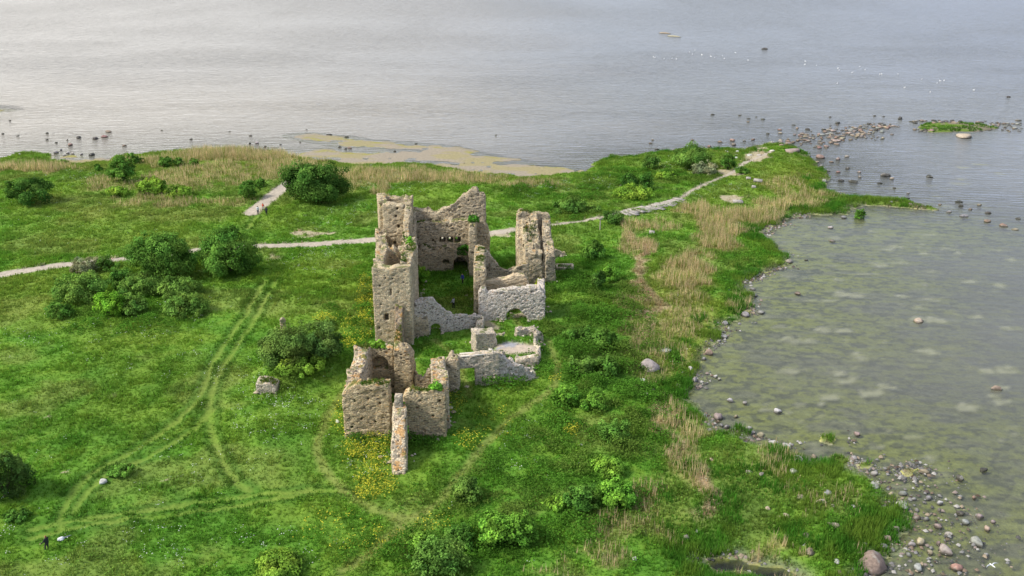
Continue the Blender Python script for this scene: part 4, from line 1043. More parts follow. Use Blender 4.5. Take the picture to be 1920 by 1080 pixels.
# flowers
x, y, rr = scatter(290000, (-144, 88), (76, 268), 104)
px_, py_ = PIX(x, y); m = blobs(px_, py_, WHITEFL); s = lookup(GS, x, y); v = lookup(GV, x, y)
cl = fbm2(x * .55, y * .55, 141, 3); fine = vn2(x * 1.8, y * 1.8, 142)
ok = (rr.random(len(x)) < (m * .62 + .012) * smooth(.52, .70, cl + .12 * m) * smooth(.35, .7, fine)) & (s > 1) & (v > .7)
x, y = x[ok], y[ok]; z = lookup(Z, x, y)
k = 3
xx = np.repeat(x, k) + rr.normal(0, .22, len(x) * k); yy = np.repeat(y, k) + rr.normal(0, .22, len(x) * k)
V, Fm, C = discs(xx, yy, np.repeat(z, k) + rr.uniform(.4, .75, len(xx)), rr, .13, np.tile([[.72, .76, .66]], (len(xx), 1)), .2, .35)
link("white_wildflowers", mesh("white_wildflowers", V, Fm, M_veg, col=C), kind="stuff", label="scattered white umbel flowers in the meadow", cat="wildflowers")
x, y, rr = scatter(260000, (-60, 30), (76, 190), 105)
px_, py_ = PIX(x, y); m = blobs(px_, py_, YELLOWFL); s = lookup(GS, x, y); v = lookup(GV, x, y)
cl = fbm2(x * .7, y * .7, 151, 3)
ok = (rr.random(len(x)) < m * 1.1 * smooth(.38, .62, cl + .1 * m)) & (s > 1) & (v > .5)
x, y = x[ok], y[ok]; z = lookup(Z, x, y)
k = 4
xx = np.repeat(x, k) + rr.normal(0, .25, len(x) * k); yy = np.repeat(y, k) + rr.normal(0, .25, len(x) * k)
yc = np.where((rr.random(len(xx)) < .45)[:, None], np.array([[.13, .22, .03]]), np.array([[.68, .64, .07]]))
V, Fm, C = discs(xx, yy, np.repeat(z, k) + rr.uniform(.3, .95, len(xx)), rr, .17, yc, .3, .5)
link("yellow_wildflowers", mesh("yellow_wildflowers", V, Fm, M_veg, col=C), kind="stuff", label="yellow flowering clumps beside the castle walls", cat="wildflowers")

# grass on the broken wall tops: seated on the masonry with a downward ray
bpy.context.view_layer.update()
dg = bpy.context.evaluated_depsgraph_get()
CASTLE = {o.name for o in bpy.data.objects if o.type == 'MESH' and o.parent is not None}
rr = np.random.default_rng(106); pts = []
def drop(x, y, z0=30.0):
    hit, loc, nrm, _, ob, _ = scene.ray_cast(dg, Vector((x, y, z0)), Vector((0, 0, -1)))
    return (loc, nrm, ob) if hit else None
for (A, B, hw, zt) in WALL_TOPS:
    A = np.array(A[:2], float); B = np.array(B[:2], float); L = np.linalg.norm(B - A); d = (B - A) / L; nn = np.array([-d[1], d[0]])
    off = rr.uniform(0, 50)
    for _ in range(int(L * hw * 2 * 26)):
        u = rr.uniform(0, 1); q = A + d * L * u + nn * rr.uniform(-hw, hw)
        if vn2(np.array([u * L * .45 + off]), np.array([off * 3.0]), 161)[0] < .5: continue
        r_ = drop(q[0], q[1])
        if r_ and r_[2].name in CASTLE and r_[1][2] > .45: pts.append((r_[0][0], r_[0][1], r_[0][2]))
pts = np.array(pts)
cc = np.where((rr.random(len(pts)) < .4)[:, None], np.array([[.17, .19, .04]]), np.array([[.07, .15, .02]]))
V, Fm, C = blades(pts[:, 0], pts[:, 1], pts[:, 2], rr, 4, rr.uniform(.14, .42, len(pts)), np.full(len(pts), .13), .7, cc, .3)
link("wall_top_grass", mesh("wall_top_grass", V, Fm, M_veg, col=C), kind="stuff", label="grass and weeds growing along the broken wall tops", cat="grass")

# ------------------------------------------------------------------ trees and bushes
def crown_mesh(name, w, d, hh, seed, col, leaf=.33, nl=7, base=.0, dens=1.0):
    """an uneven dome built of many leaf clumps: w, d, hh in metres, base = height where foliage starts"""
    r = np.random.default_rng(seed)
    H = hh - base; A = np.array([w / 2, d / 2, H * .62]); cz = base + H * .38
    n_c = nl * 7
    v = r.normal(size=(n_c * 3, 3)); v /= np.linalg.norm(v, axis=1)[:, None]; v = v[(v[:, 2] > -.45) & (vn3(v[:, 0] * 2.1 + seed, v[:, 1] * 2.1, v[:, 2] * 2.1, seed + 6) > .27)][:n_c]
    lump = .58 + .75 * vn3(v[:, 0] * 1.4 + seed, v[:, 1] * 1.4, v[:, 2] * 1.4, seed)      # big uneven outline
    cen = v * (lump * r.uniform(.72, .92, len(v)))[:, None] * A + np.array([0, 0, cz])
    rc = r.uniform(.17, .30, len(v)) * (A[0] * A[1] * A[2]) ** (1 / 3) * 1.05
    spr = r.random(len(v)) < .16                     # stray sprigs standing out of the outline
    cen = np.where(spr[:, None], cen + v * A * r.uniform(.12, .3, (len(v), 1)), cen); rc = np.where(spr, rc * .5, rc)
    PX, N_, L_ = [], [], []
    for k in range(len(v)):
        n = int(4 * math.pi * rc[k] ** 2 / (leaf * leaf) * 1.7 * dens) + 6
        q = r.normal(size=(n, 3)); q /= np.linalg.norm(q, axis=1)[:, None]
        rad = rc[k] * (1 - .45 * r.random(n) ** 1.7) * r.uniform(.8, 1.25, n)
        p = cen[k] + q * rad[:, None] * np.array([1, 1, .85])
        PX.append(p); N_.append(q * .8 + v[k] * .6); L_.append(np.full(n, r.uniform(.55, 1.45)))
    n = int(4 * math.pi * (A[0] * A[1] * A[2]) ** (2 / 3) / (leaf * leaf) * .9)              # leaves deeper inside
    q = r.normal(size=(n, 3)); q /= np.linalg.norm(q, axis=1)[:, None]
    PX.append(q * r.uniform(.25, .72, n)[:, None] ** .6 * A * .8 + np.array([0, 0, cz])); N_.append(q); L_.append(np.full(n, .9))
    p = np.vstack(PX); v = np.vstack(N_); lt = np.concatenate(L_)
    ok = p[:, 2] > .03; p, v, lt = p[ok], v[ok], lt[ok]; n = len(p)
    nr = v * .8 + r.normal(0, .42, (n, 3)) + np.array([0, 0, .35]); nr /= np.linalg.norm(nr, axis=1)[:, None]
    t = np.cross(nr, r.normal(size=(n, 3))); t /= np.linalg.norm(t, axis=1)[:, None]; b = np.cross(nr, t)
    s = (leaf * r.uniform(.6, 1.3, n))[:, None] / 2
    V = np.stack([p - t * s, p - b * s * .62 + nr * s * .15, p + t * s, p + b * s * .62 + nr * s * .15], 1).reshape(-1, 3)
    hue = vn3(p[:, 0] * .7, p[:, 1] * .7, p[:, 2] * .7, seed + 3)
    C = np.array(col)[None] * (lt * (.75 + .5 * hue) * r.uniform(.75, 1.25, n))[:, None] * 2.15
    C[:, 0] *= 1 + (hue - .5) * .45
    return mesh(name, V, np.arange(n * 4).reshape(-1, 4), M_leaf, col=np.repeat(np.clip(C, 0, 1), 4, 0))

M_bark = simple("bark", (.11, .085, .06), .9)
def stems_mesh(name, w, d, hh, seed, trunk=True):
    r = np.random.default_rng(seed); mb = MB(); R = max(.05, hh * .03)
    n = 5 if hh > 3 else 4
    if trunk: mb.tube([(0, 0, -.3), (.05, 0, hh * .2), (0, .05, hh * .5)], [R * 1.5, R * 1.1, R * .6])
    for i in range(n):
        a = 6.28 * i / n + r.uniform(-.3, .3); q = r.uniform(.22, .36); z0 = hh * r.uniform(.05, .2) if trunk else -.1
        mb.tube([(0, 0, z0), (math.cos(a) * q * w * .45, math.sin(a) * q * d * .45, hh * .35), (math.cos(a) * q * w * .8, math.sin(a) * q * d * .8, hh * .68)], [R, R * .6, R * .22], 5)
    return mb.mesh(name, M_bark)

G_DARK, G_MID, G_YEL, G_GREY, G_OLIVE = (.042, .090, .016), (.056, .120, .019), (.105, .175, .022), (.13, .145, .075), (.068, .128, .023)
# name, centre x, foot y, width px, height px, colour, leaf, lobes, label
TREES = [
 ("tree", 303, 532, 128, 98, G_MID, .36, 10, "large leafy green tree beside the gravel path, left one of the pair"),
 ("tree", 429, 524, 120, 94, G_MID, .36, 10, "large leafy green tree on the gravel path, closest to the wheel tracks"),
 ("tree", 592, 388, 122, 88, G_DARK, .42, 11, "big round dark green tree beside the white side path"),
 ("tree", 230, 346, 52, 54, G_MID, .42, 7, "upright green tree among tan reeds near the north shore"),
 ("tree", 51, 390, 76, 60, G_DARK, .40, 8, "dome shaped dark green tree alone on the far left meadow"),
 ("tree", 466, 376, 36, 38, G_MID, .42, 6, "small round green tree left of the white side path"),
]
BUSHES = [
 ("shrub", 487, 352, 20, 17, G_MID, .42, 5, "small green bush just behind the tree beside the side path"),
 ("shrub", 309, 314, 26, 22, G_MID, .45, 5, "small dark bush in tan reeds above the north shore"),
 ("shrub", 335, 312, 20, 15, G_OLIVE, .45, 5, "low olive bush right of the dark bush in the north reeds"),
 ("shrub", 362, 313, 18, 15, G_MID, .45, 4, "small bush standing alone in the tan reed strip by the north shore"),
 ("shrub", 182, 323, 18, 14, G_MID, .45, 4, "tiny green bush in reeds left of the upright north shore tree"),
 ("shrub", 252, 309, 26, 20, G_MID, .45, 5, "green bush tucked behind the upright north shore tree"),
 ("shrub", 120, 309, 18, 9, G_MID, .45, 4, "flat green bush beside the pale beach at the left shore"),
 ("shrub", 285, 366, 52, 32, G_YEL, .40, 7, "yellow green bush in the middle of the reed meadow"),
 ("shrub", 304, 360, 18, 22, G_MID, .42, 5, "darker upright bush against the yellow green reed meadow bush"),
 ("shrub", 338, 372, 56, 24, G_YEL, .40, 6, "low spreading yellow green bush, rightmost of the reed meadow bushes"),
 ("shrub", 222, 372, 50, 18, G_YEL, .40, 6, "low yellow green bush below the upright north shore tree"),
 ("shrub", 165, 516, 56, 34, G_GREY, .28, 7, "bare grey green thorn bush at the edge of the gravel path"),
 ("shrub", 195, 510, 34, 34, G_OLIVE, .32, 6, "olive bush between the grey thorn bush and the large tree"),
 ("shrub", 150, 574, 96, 62, G_OLIVE, .33, 9, "wide olive bush at the left end of the thicket under the trees"),
 ("shrub", 112, 602, 52, 34, G_MID, .33, 6, "low bush trailing off the left end of the thicket"),
 ("shrub", 203, 600, 56, 52, (.085, .185, .018), .33, 7, "bright green bush in the front row of the thicket"),
 ("shrub", 247, 598, 54, 48, G_OLIVE, .33, 7, "rounded olive bush right of the bright green thicket bush"),
 ("shrub", 262, 560, 84, 44, G_OLIVE, .33, 8, "broad olive bush in the middle of the thicket below the left tree"),
 ("shrub", 345, 600, 88, 46, G_OLIVE, .33, 9, "broad flat topped bush at the right end of the thicket"),
 ("shrub", 330, 566, 92, 40, G_OLIVE, .33, 8, "olive bush behind the flat topped bush of the thicket"),
 ("shrub", 225, 545, 50, 44, G_MID, .33, 6, "green bush under the left edge of the large left tree"),
 ("shrub", 534, 700, 104, 84, (.07, .115, .024), .30, 9, "thorny dark bush on the mound below the stone pillar"),
 ("shrub", 600, 684, 84, 76, (.06, .105, .024), .30, 8, "rounded dark bush on the mound nearest the tower"),
 ("shrub", 556, 726, 104, 36, G_YEL, .30, 7, "low yellow green bush over the old wall end on the mound"),
 ("shrub", 604, 622, 60, 22, G_OLIVE, .30, 6, "brownish low bush behind the mound bushes"),
 ("shrub", 1069, 404, 62, 32, G_OLIVE, .36, 7, "rounded olive bush above the footpath beyond the corner tower"),
 ("shrub", 1108, 400, 34, 16, G_OLIVE, .36, 5, "small low bush right of the rounded olive bush by the footpath"),
 ("shrub", 1182, 362, 34, 36, G_DARK, .36, 6, "dark upright bush, left half of the clump above the stone paving"),
 ("shrub", 1209, 360, 32, 36, G_MID, .36, 6, "bright upright bush, right half of the clump above the stone paving"),
 ("shrub", 1192, 378, 74, 26, G_YEL, .36, 7, "wide low bush in front of the clump above the stone paving"),
 ("shrub", 1219, 318, 34, 32, G_OLIVE, .38, 6, "olive bush near the north shore left of the large spit bush"),
 ("shrub", 1248, 338, 36, 18, G_YEL, .38, 6, "low yellow green bush in front of the large spit bush"),
 ("shrub", 1296, 322, 76, 48, G_OLIVE, .38, 9, "large olive bush on the spit beside the footpath"),
 ("shrub", 1320, 332, 56, 26, G_GREY, .36, 7, "grey green low bush touching the footpath bend on the spit"),
 ("shrub", 1365, 320, 28, 34, G_MID, .36, 6, "upright green bush alone between footpath and spit shore"),
 ("shrub", 1392, 328, 24, 15, G_MID, .36, 5, "low green bush beside the footpath near the spit tip"),
 ("shrub", 1113, 490, 40, 38, G_MID, .34, 7, "green bush in the grass between corner tower and tan reeds"),
 ("shrub", 1150, 424, 44, 26, G_DARK, .34, 6, "dark bush at the edge of the stone paving by the signpost"),
 ("shrub", 1142, 532, 34, 36, (.08, .165, .02), .33, 6, "bright green bush among the tan reeds right of the castle"),
 ("shrub", 1120, 546, 30, 38, G_DARK, .33, 6, "dark green bush left of the bright bush among the reeds"),
 ("shrub", 1612, 412, 19, 21, (.06, .13, .018), .34, 5, "round green bush standing in the lagoon by the weedy spit"),
 ("shrub", 1084, 648, 54, 34, G_MID, .32, 7, "spreading bush on the slope right of the forecourt"),
 ("shrub", 1128, 660, 62, 38, G_MID, .32, 7, "spreading bush halfway down the slope to the large boulder"),
 ("shrub", 1090, 706, 48, 36, G_OLIVE, .32, 6, "brownish bush beside the foot trail bend"),
 ("shrub", 1140, 708, 54, 34, G_MID, .32, 6, "low bush left of the large pink boulder"),
 ("shrub", 1062, 770, 54, 42, (.075, .16, .02), .30, 7, "rounded bush just below the foot trail bend"),
 ("shrub", 1117, 776, 50, 40, (.075, .155, .02), .30, 7, "rounded bush right of the one below the trail bend"),
 ("shrub", 1152, 838, 62, 50, G_MID, .28, 8, "leaning green bush above the tan reed mat"),
 ("shrub", 1140, 900, 66, 40, (.09, .175, .022), .28, 7, "light green bush in the middle of the foreground thicket"),
 ("shrub", 1156, 962, 72, 62, (.08, .17, .02), .28, 8, "tall bright bush at the right of the foreground thicket"),
 ("shrub", 1090, 966, 62, 50, G_MID, .28, 8, "dark rounded bush at the left of the foreground thicket"),
 ("shrub", 1044, 962, 44, 28, (.08, .165, .02), .28, 6, "small bright bush left of the dark foreground thicket bush"),
 ("shrub", 872, 948, 56, 52, G_OLIVE, .28, 7, "olive bush standing alone below the spur wall trail"),
 ("shrub", 925, 1036, 64, 74, (.075, .165, .02), .28, 9, "dense bright bush by the hollow, left of its twin"),
 ("shrub", 972, 1034, 62, 76, (.075, .16, .02), .28, 9, "dense bright bush by the hollow, right of its twin"),
 ("shrub", 858, 1036, 58, 48, G_MID, .28, 8, "white speckled bush in front of the dark hollow"),
 ("shrub", 790, 1046, 62, 48, (.07, .15, .02), .28, 7, "leafy bush in the middle of the bottom edge"),
 ("shrub", 826, 1092, 90, 76, G_OLIVE, .28, 9, "large olive bush cut by the bottom edge"),
 ("shrub", 522, 1094, 96, 52, G_YEL, .28, 9, "yellow green bush cut by the bottom edge"),
 ("shrub", 4, 948, 92, 100, (.04, .075, .016), .30, 10, "dark bush cut by the left edge of the meadow"),
 ("shrub", 225, 900, 50, 26, (.085, .165, .025), .28, 6, "low pale green weed bush beside the white stone in the meadow"),
 ("shrub", 30, 985, 50, 24, G_MID, .28, 6, "low green bush near the person in black"),
]
def plant(name, cx, fy, w, hpx, col, leaf, nl, label, seed, cat, base=.0):
    g = ground_at(cx, fy); Y = g[1]
    zc = Y * CP + (CAMH - g[2]) * SP
    wm_ = w * zc / FPX; hm = max(.6, float(HT(Y, fy - hpx)) - g[2]); 
    Yc = Y + wm_ * .38
    hm = max(.6, float(HT(Yc, fy - hpx)) - g[2] + .1)
    X = float(XA(cx, Yc, g[2] + hm * .4)); zg = hz(X, Yc)
    t = empty(name, (X, Yc, zg), label, cat)
    big = name == "tree"
    cr = crown_mesh("crown", wm_ * 1.04, wm_ * .92, hm, seed, col, leaf, nl, base=.04 * hm if big else 0)
    link("crown" if big else "foliage", cr, parent=t)
    link("trunk" if big else "stem", stems_mesh("stem", wm_, wm_ * .9, hm * .9, seed, big), parent=t)
for i, (n_, cx, fy, w, hp, col, lf, nl, lb) in enumerate(TREES): plant(n_, cx, fy, w, hp, col, lf, nl, lb, 300 + i, "tree")
for i, (n_, cx, fy, w, hp, col, lf, nl, lb) in enumerate(BUSHES): plant(n_, cx, fy, w, hp, col, lf, nl, lb, 400 + i, "bush")

# plants rooted in the masonry
def wall_plant(x, y, z, w, hh, col, label, seed):
    t = empty("wall_plant", (x, y, z), label, "wall plant")
    link("foliage", crown_mesh("foliage", w, w, hh, seed, col, .22, 5), parent=t)
    link("stem", stems_mesh("stem", w, w, hh, seed, False), parent=t)
def on_wall(px, Y, dz=0):
    X = float(XA(px, Y, 7)); r_ = drop(X, Y); return X, Y, r_[0][2] + dz
X_, Y_, Z_ = on_wall(818, 107.7); wall_plant(X_, Y_, Z_ - .1, 1.5, 1.3, (.08, .19, .02), "bright green plant rooted on the right front wall of the gatehouse", 501)
X_, Y_, Z_ = on_wall(712, 120.4); wall_plant(X_, Y_, Z_ - .1, 1.6, .9, (.09, .19, .02), "grassy green tuft above the gatehouse niche", 502)
X_, Y_, Z_ = on_wall(697, 120.4); wall_plant(X_, Y_, Z_ - .1, 1.3, .8, (.08, .16, .02), "small green plant at the left end of the gatehouse rear wall", 503)
wall_plant(float(XA(868, 166, 4)), 166.3, float(HT(166, 480)), 2.0, 2.0, (.035, .10, .012), "dark green ivy bush hanging on the hall rear wall", 504)
X_, Y_, Z_ = on_wall(888, 164.2); wall_plant(X_, Y_, Z_ - .1, 1.7, 1.4, (.05, .14, .015), "green bush on top of the narrow stub wall in the hall", 505)
wall_plant(float(XA(758.5, 105.4, 1.5)), 105.6, 1.3, 1.0, 1.5, (.10, .24, .02), "bright green plant growing against the spur wall's right side", 506)
wall_plant(float(XA(757, 106.6, 4)), 106.9, 3.6, .8, 1.5, (.09, .2, .02), "thin green creeper in the joint above the bright spur wall plant", 507)
wall_plant(float(XA(790, 160, 1)), 160.0, hz(float(XA(790, 160)), 160.0), 2.8, 3.0, (.10, .20, .02), "yellow green bush against the west wall inside the courtyard", 508)
wall_plant(float(XA(770, 153, 9)), 151.0, 8.6, 1.6, 2.6, (.09, .20, .02), "bright green plants hanging on the west wall behind the square tower", 509)
wall_plant(float(XA(1013, 157.5, .5)), 157.8, hz(float(XA(1013, 157.5)), 157.8), 1.7, 1.8, (.28, .30, .03), "yellow flowering bush at the foot of the corner tower", 510)
# ------------------------------------------------------------------ boulders and stones
def rockmat(attr=False):
    m, n, l, b = newmat("granite_boulder")
    b.inputs['Roughness'].default_value = .85; b.inputs['Specular IOR Level'].default_value = .25
    oi = n.new("ShaderNodeObjectInfo")
    if attr: oi = n.new("ShaderNodeAttribute"); oi.attribute_name = "Col"
    g = n.new("ShaderNodeNewGeometry")
    t = n.new("ShaderNodeTexNoise"); t.inputs['Scale'].default_value = 3.2; t.inputs['Detail'].default_value = 7; l.new(g.outputs['Position'], t.inputs['Vector'])
    mr = n.new("ShaderNodeMapRange"); mr.inputs[1].default_value = .3; mr.inputs[2].default_value = .7; mr.inputs[3].default_value = .68; mr.inputs[4].default_value = 1.25
    l.new(t.outputs['Fac'], mr.inputs[0])
    sc = n.new("ShaderNodeVectorMath"); sc.operation = 'SCALE'; l.new(oi.outputs['Color'], sc.inputs[0]); l.new(mr.outputs[0], sc.inputs['Scale'])
    t2 = n.new("ShaderNodeTexNoise"); t2.inputs['Scale'].default_value = 1.3; t2.inputs['Detail'].default_value = 5; l.new(g.outputs['Position'], t2.inputs['Vector'])
    r = n.new("ShaderNodeMapRange"); r.inputs[1].default_value = .56; r.inputs[2].default_value = .64; r.inputs[4].default_value = .5; l.new(t2.outputs['Fac'], r.inputs[0])
    mx = n.new("ShaderNodeMixRGB"); mx.inputs[2].default_value = (.36, .345, .30, 1); l.new(r.outputs[0], mx.inputs[0]); l.new(sc.outputs[0], mx.inputs[1])
    # dark wet weed band at the waterline
    sx = n.new("ShaderNodeSeparateXYZ"); l.new(g.outputs['Position'], sx.inputs[0])
    wb = n.new("ShaderNodeMapRange"); wb.inputs[1].default_value = WATER + .10; wb.inputs[2].default_value = WATER + .30; wb.inputs[3].default_value = .75; wb.inputs[4].default_value = 0
    l.new(sx.outputs[2], wb.inputs[0])
    mx2 = n.new("ShaderNodeMixRGB"); mx2.inputs[2].default_value = (.05, .048, .03, 1); l.new(wb.outputs[0], mx2.inputs[0]); l.new(mx.outputs[0], mx2.inputs[1])
    l.new(mx2.outputs[0], b.inputs['Base Color'])
    bp = n.new("ShaderNodeBump"); bp.inputs['Strength'].default_value = .5; bp.inputs['Distance'].default_value = .08; l.new(t.outputs['Fac'], bp.inputs['Height']); l.new(bp.outputs[0], b.inputs['Normal'])
    return m
M_rock = rockmat()
import bmesh
def rock_mesh(seed, flat=.62, sub=3):
    bm = bmesh.new(); bmesh.ops.create_icosphere(bm, subdivisions=sub, radius=.5)
    V = np.array([v.co for v in bm.verts])
    r = np.random.default_rng(seed)
    n = 1 + .55 * (vn3(V[:, 0] * 2.2 + seed * 7, V[:, 1] * 2.2, V[:, 2] * 2.2, seed) - .5) + .22 * (vn3(V[:, 0] * 6, V[:, 1] * 6 + seed, V[:, 2] * 6, seed + 1) - .5)
    V = V * n[:, None]
    for _ in range(7):                      # a few flat faces, as ice has left them
        d = r.normal(size=3); d[2] = abs(d[2]) * .8; d /= np.linalg.norm(d); k = r.uniform(.33, .44)
        over = np.maximum(V @ d - k, 0); V = V - over[:, None] * d * .85
    V[:, 2] *= flat * 1.5
    Fc = np.array([[v.index for v in f.verts] for f in bm.faces]); bm.free()
    return mesh("boulder", V, Fc, M_rock, smooth_sh=True)
ROCKS = [rock_mesh(s, f) for s, f in ((1, .62), (2, .55), (3, .7), (4, .5), (5, .66), (6, .58))]
RC = {"grey": (.27, .265, .25), "dark": (.075, .072, .065), "pink": (.32, .262, .23), "brown": (.25, .19, .14), "pale": (.46, .44, .40), "white": (.48, .465, .43), "red": (.30, .19, .155), "tan": (.38, .31, .22)}
def boulder(px, py, w, h, colour, label, group=None, cat="boulder", name="boulder", sink=.3, make=True):
    """px, py: middle of the stone in the photo; w, h its size there"""
    g = ground_at(px, py + h * .35); inwater = g[2] < WATER
    if inwater: g = water_at(px, py + h * .35)
    zc = g[1] * CP + (CAMH - g[2]) * SP
    W = max(.3, w * zc / FPX); H = max(.2, h * zc / FPX * .95)
    av = float(ang(py)); hm = h * zc / FPX
    dpt = min(W * random.uniform(.75, 1.0), hm * .85 / math.sin(av))
    H = float(np.clip((hm - dpt * math.sin(av) * .6) / math.cos(av), .34 * W, .62 * W)) * (1.3 if av > .42 else 1.0)
    k = random.uniform(.85, 1.15); me = ROCKS[random.randrange(6)]
    T = dict(loc=(g[0], g[1] + dpt * .2, g[2] + H * (.5 - sink) - .02), scale=(W * 1.06, dpt, H * 1.25), rot=(random.uniform(-.12, .12), random.uniform(-.12, .12), random.uniform(0, 6.28) if abs(W - dpt) < .3 * W else 0), col=tuple(c * k * random.uniform(.94, 1.06) for c in RC[colour]), me=me, w=w, args=(label, cat, group))
    if make: place(T)
    return T
def place(T):
    o = link("boulder", T["me"], label=T["args"][0], cat=T["args"][1], group=T["args"][2])
    o.location = T["loc"]; o.scale = T["scale"]; o.rotation_euler = T["rot"]; o.color = T["col"] + (1,)

ORD = ["first", "second", "third", "fourth", "fifth", "sixth", "seventh", "eighth", "ninth", "tenth", "eleventh", "twelfth", "thirteenth", "fourteenth", "fifteenth", "sixteenth", "seventeenth", "eighteenth", "nineteenth", "twentieth",
       "twenty-first", "twenty-second", "twenty-third", "twenty-fourth", "twenty-fifth", "twenty-sixth", "twenty-seventh", "twenty-eighth", "twenty-ninth", "thirtieth"]
NAMED = [
 (1217, 684, 36, 28, "pink", "big pinkish grey boulder in the reeds between castle and lagoon"),
 (1810, 254, 31, 13, "tan", "big pale brown boulder standing in the water before the grassy islet"),
 (1487, 282, 34, 13, "pink", "big pinkish boulder on the grass at the spit tip"),
 (1640, 1052, 58, 44, "brown", "huge rounded brown boulder with grey crack at the bottom shore"),
 (1747, 244, 13, 8, "red", "reddish boulder on the near edge of the grassy islet"),
 (1688, 221, 11, 9, "dark", "lone black boulder left of the grassy islet"),
 (1570, 229, 9, 8, "dark", "black boulder at the far end of the stony reef"),
 (1434, 91, 11, 6, "dark", "single black boulder far out in the open sea"),
 (1892, 181, 8, 5, "dark", "small black rock alone in the sea near the right edge"),
 (1662, 328, 20, 8, "dark", "long dark boulder in the lagoon with a tan one touching it"),
 (1673, 334, 10, 5, "tan", "small tan stone touching the long dark lagoon boulder"),
 (1743, 330, 12, 8, "dark", "dark rounded boulder alone in the upper lagoon"),
 (1480, 488, 15, 13, "pink", "pink boulder on the grassy point of the lagoon shore"),
 (1723, 601, 22, 8, "tan", "flat brown rock ringed by algae in the middle lagoon"),
 (1870, 729, 22, 7, "brown", "flat brown rock ringed by algae near the right edge"),
 (1495, 549, 14, 6, "brown", "low brown rock in the shallows off the lagoon shore bend"),
 (1560, 451, 12, 5, "pink", "small pink rock in the lagoon below the weedy spit"),
 (1178, 259, 0, 0, "", ""),
 (192, 902, 18, 10, "white", "white stone lying in the meadow by the wheel tracks"),
 (1344, 834, 0, 0, "", ""),
 (1089, 834, 9, 6, "pale", "small pale stone in the meadow right of the spur wall trail"),
 (1270, 553, 10, 8, "white", "small white stone among tan reeds by the lagoon slope"),
 (632, 790, 12, 5, "white", "flat white stone on the trail left of the gatehouse"),
 (1190, 1048, 12, 9, "pale", "pale stone in the grass at the lower middle"),
 (178, 259, 13, 6, "dark", "dark boulder, leftmost of the three big ones off the left shore"),
 (195, 255, 12, 7, "red", "red topped boulder between the two dark ones off the left shore"),
 (204, 246, 12, 6, "brown", "brown boulder, farthest of the three big ones off the left shore"),
 (147, 257, 11, 6, "dark", "dark boulder just left of the three big ones off the left shore"),
 (131, 270, 9, 8, "red", "small pink red rock between the left boulders and the beach"),
 (171, 289, 11, 7, "dark", "dark rock close to the pale beach at the left shore"),
 (105, 284, 9, 9, "grey", "grey rock at the end of the green tongue on the left shore"),
 (618, 252, 11, 4, "dark", "dark flat rock just beyond the sand spit, left one"),
 (650, 256, 9, 4, "dark", "dark flat rock just beyond the sand spit, right one"),
 (1382, 330, 0, 0, "", ""),
]
for px, py, w, h, c, lb in NAMED:
    if w: boulder(px, py, w, h, c, lb, cat="boulder" if w > 10 else "stone")
# rows of stones; each list is sorted by column and the label counts along it
def row(phrase, group, items):
    seen = {}
    for px, py, w, h, c in sorted(items):
        seen[c] = seen.get(c, 0) + 1
        tot = sum(1 for q in items if q[4] == c)
        if tot == 1: lb = f"only {c} stone {phrase}"
        else: lb = f"{c} stone {phrase}, {ORD[seen[c] - 1]} {c} one from the left"
        boulder(px, py, w, h, c, lb, group, cat="stone")
row("in the foreground shore sedge", "stones in the shore sedge", [(1488, 882, 15, 16, "pale"), (1497, 860, 20, 14, "pale"), (1553, 923, 16, 10, "grey"), (1502, 932, 20, 12, "tan"), (1640, 908, 20, 13, "grey"), (1565, 985, 26, 14, "pink"), (1513, 1003, 14, 9, "brown"), (1520, 1033, 18, 16, "brown"),
    (1440, 952, 10, 8, "tan"), (1333, 860, 10, 10, "tan"), (1287, 1007, 14, 10, "pink"), (1307, 995, 8, 8, "pale"), (1540, 942, 24, 6, "tan"), (1460, 970, 12, 8, "tan"), (1600, 948, 9, 6, "pale"), (1404, 885, 14, 7, "pink"), (1428, 888, 14, 6, "pink"), (1672, 925, 12, 10, "tan"), (1475, 966, 14, 7, "tan"), (1562, 948, 8, 6, "pink")])
row("at the foreground water edge", "stones at the foreground water edge", [(1690, 945, 26, 16, "pale"), (1693, 924, 16, 10, "grey"), (1665, 1007, 16, 16, "brown"), (1658, 1023, 14, 16, "grey"), (1680, 990, 14, 12, "pink"), (1717, 970, 18, 10, "brown"), (1710, 1018, 14, 18, "grey"), (1727, 1015, 20, 14, "tan"), (1758, 982, 14, 20, "pink"),
    (1737, 972, 10, 9, "grey"), (1700, 905, 0, 0, "grey")][:-1])
row("in the foreground shallows", "stones in the foreground shallows", [(1780, 1000, 17, 10, "pale"), (1773, 1030, 30, 18, "pink"), (1795, 1062, 22, 15, "red"), (1832, 1014, 30, 16, "grey"), (1852, 990, 14, 12, "tan"), (1837, 968, 14, 10, "pink"), (1810, 977, 14, 12, "grey"), (1800, 960, 14, 13, "dark"), (1763, 942, 12, 8, "pale"), (1827, 932, 9, 8, "red"), (1742, 933, 14, 7, "grey"),
    (1845, 880, 16, 10, "dark"), (1800, 895, 14, 12, "dark"), (1788, 892, 5, 5, "pale"), (1733, 883, 17, 8, "tan"), (1640, 887, 14, 8, "pale"), (1603, 858, 16, 8, "pale"), (1608, 813, 14, 7, "pink"), (1722, 1063, 20, 14, "grey"), (1863, 978, 11, 8, "pink"), (1570, 1052, 14, 10, "pale"), (1573, 1073, 17, 10, "red"), (1832, 966, 10, 7, "grey"), (1713, 935, 10, 6, "pale"), (1720, 955, 9, 6, "pale"), (1762, 955, 10, 6, "pink"), (1850, 1040, 12, 8, "grey"), (1745, 1035, 13, 8, "tan"), (1760, 1018, 12, 6, "pink"), (1705, 1040, 12, 8, "grey"), (1527, 855, 16, 9, "brown")])
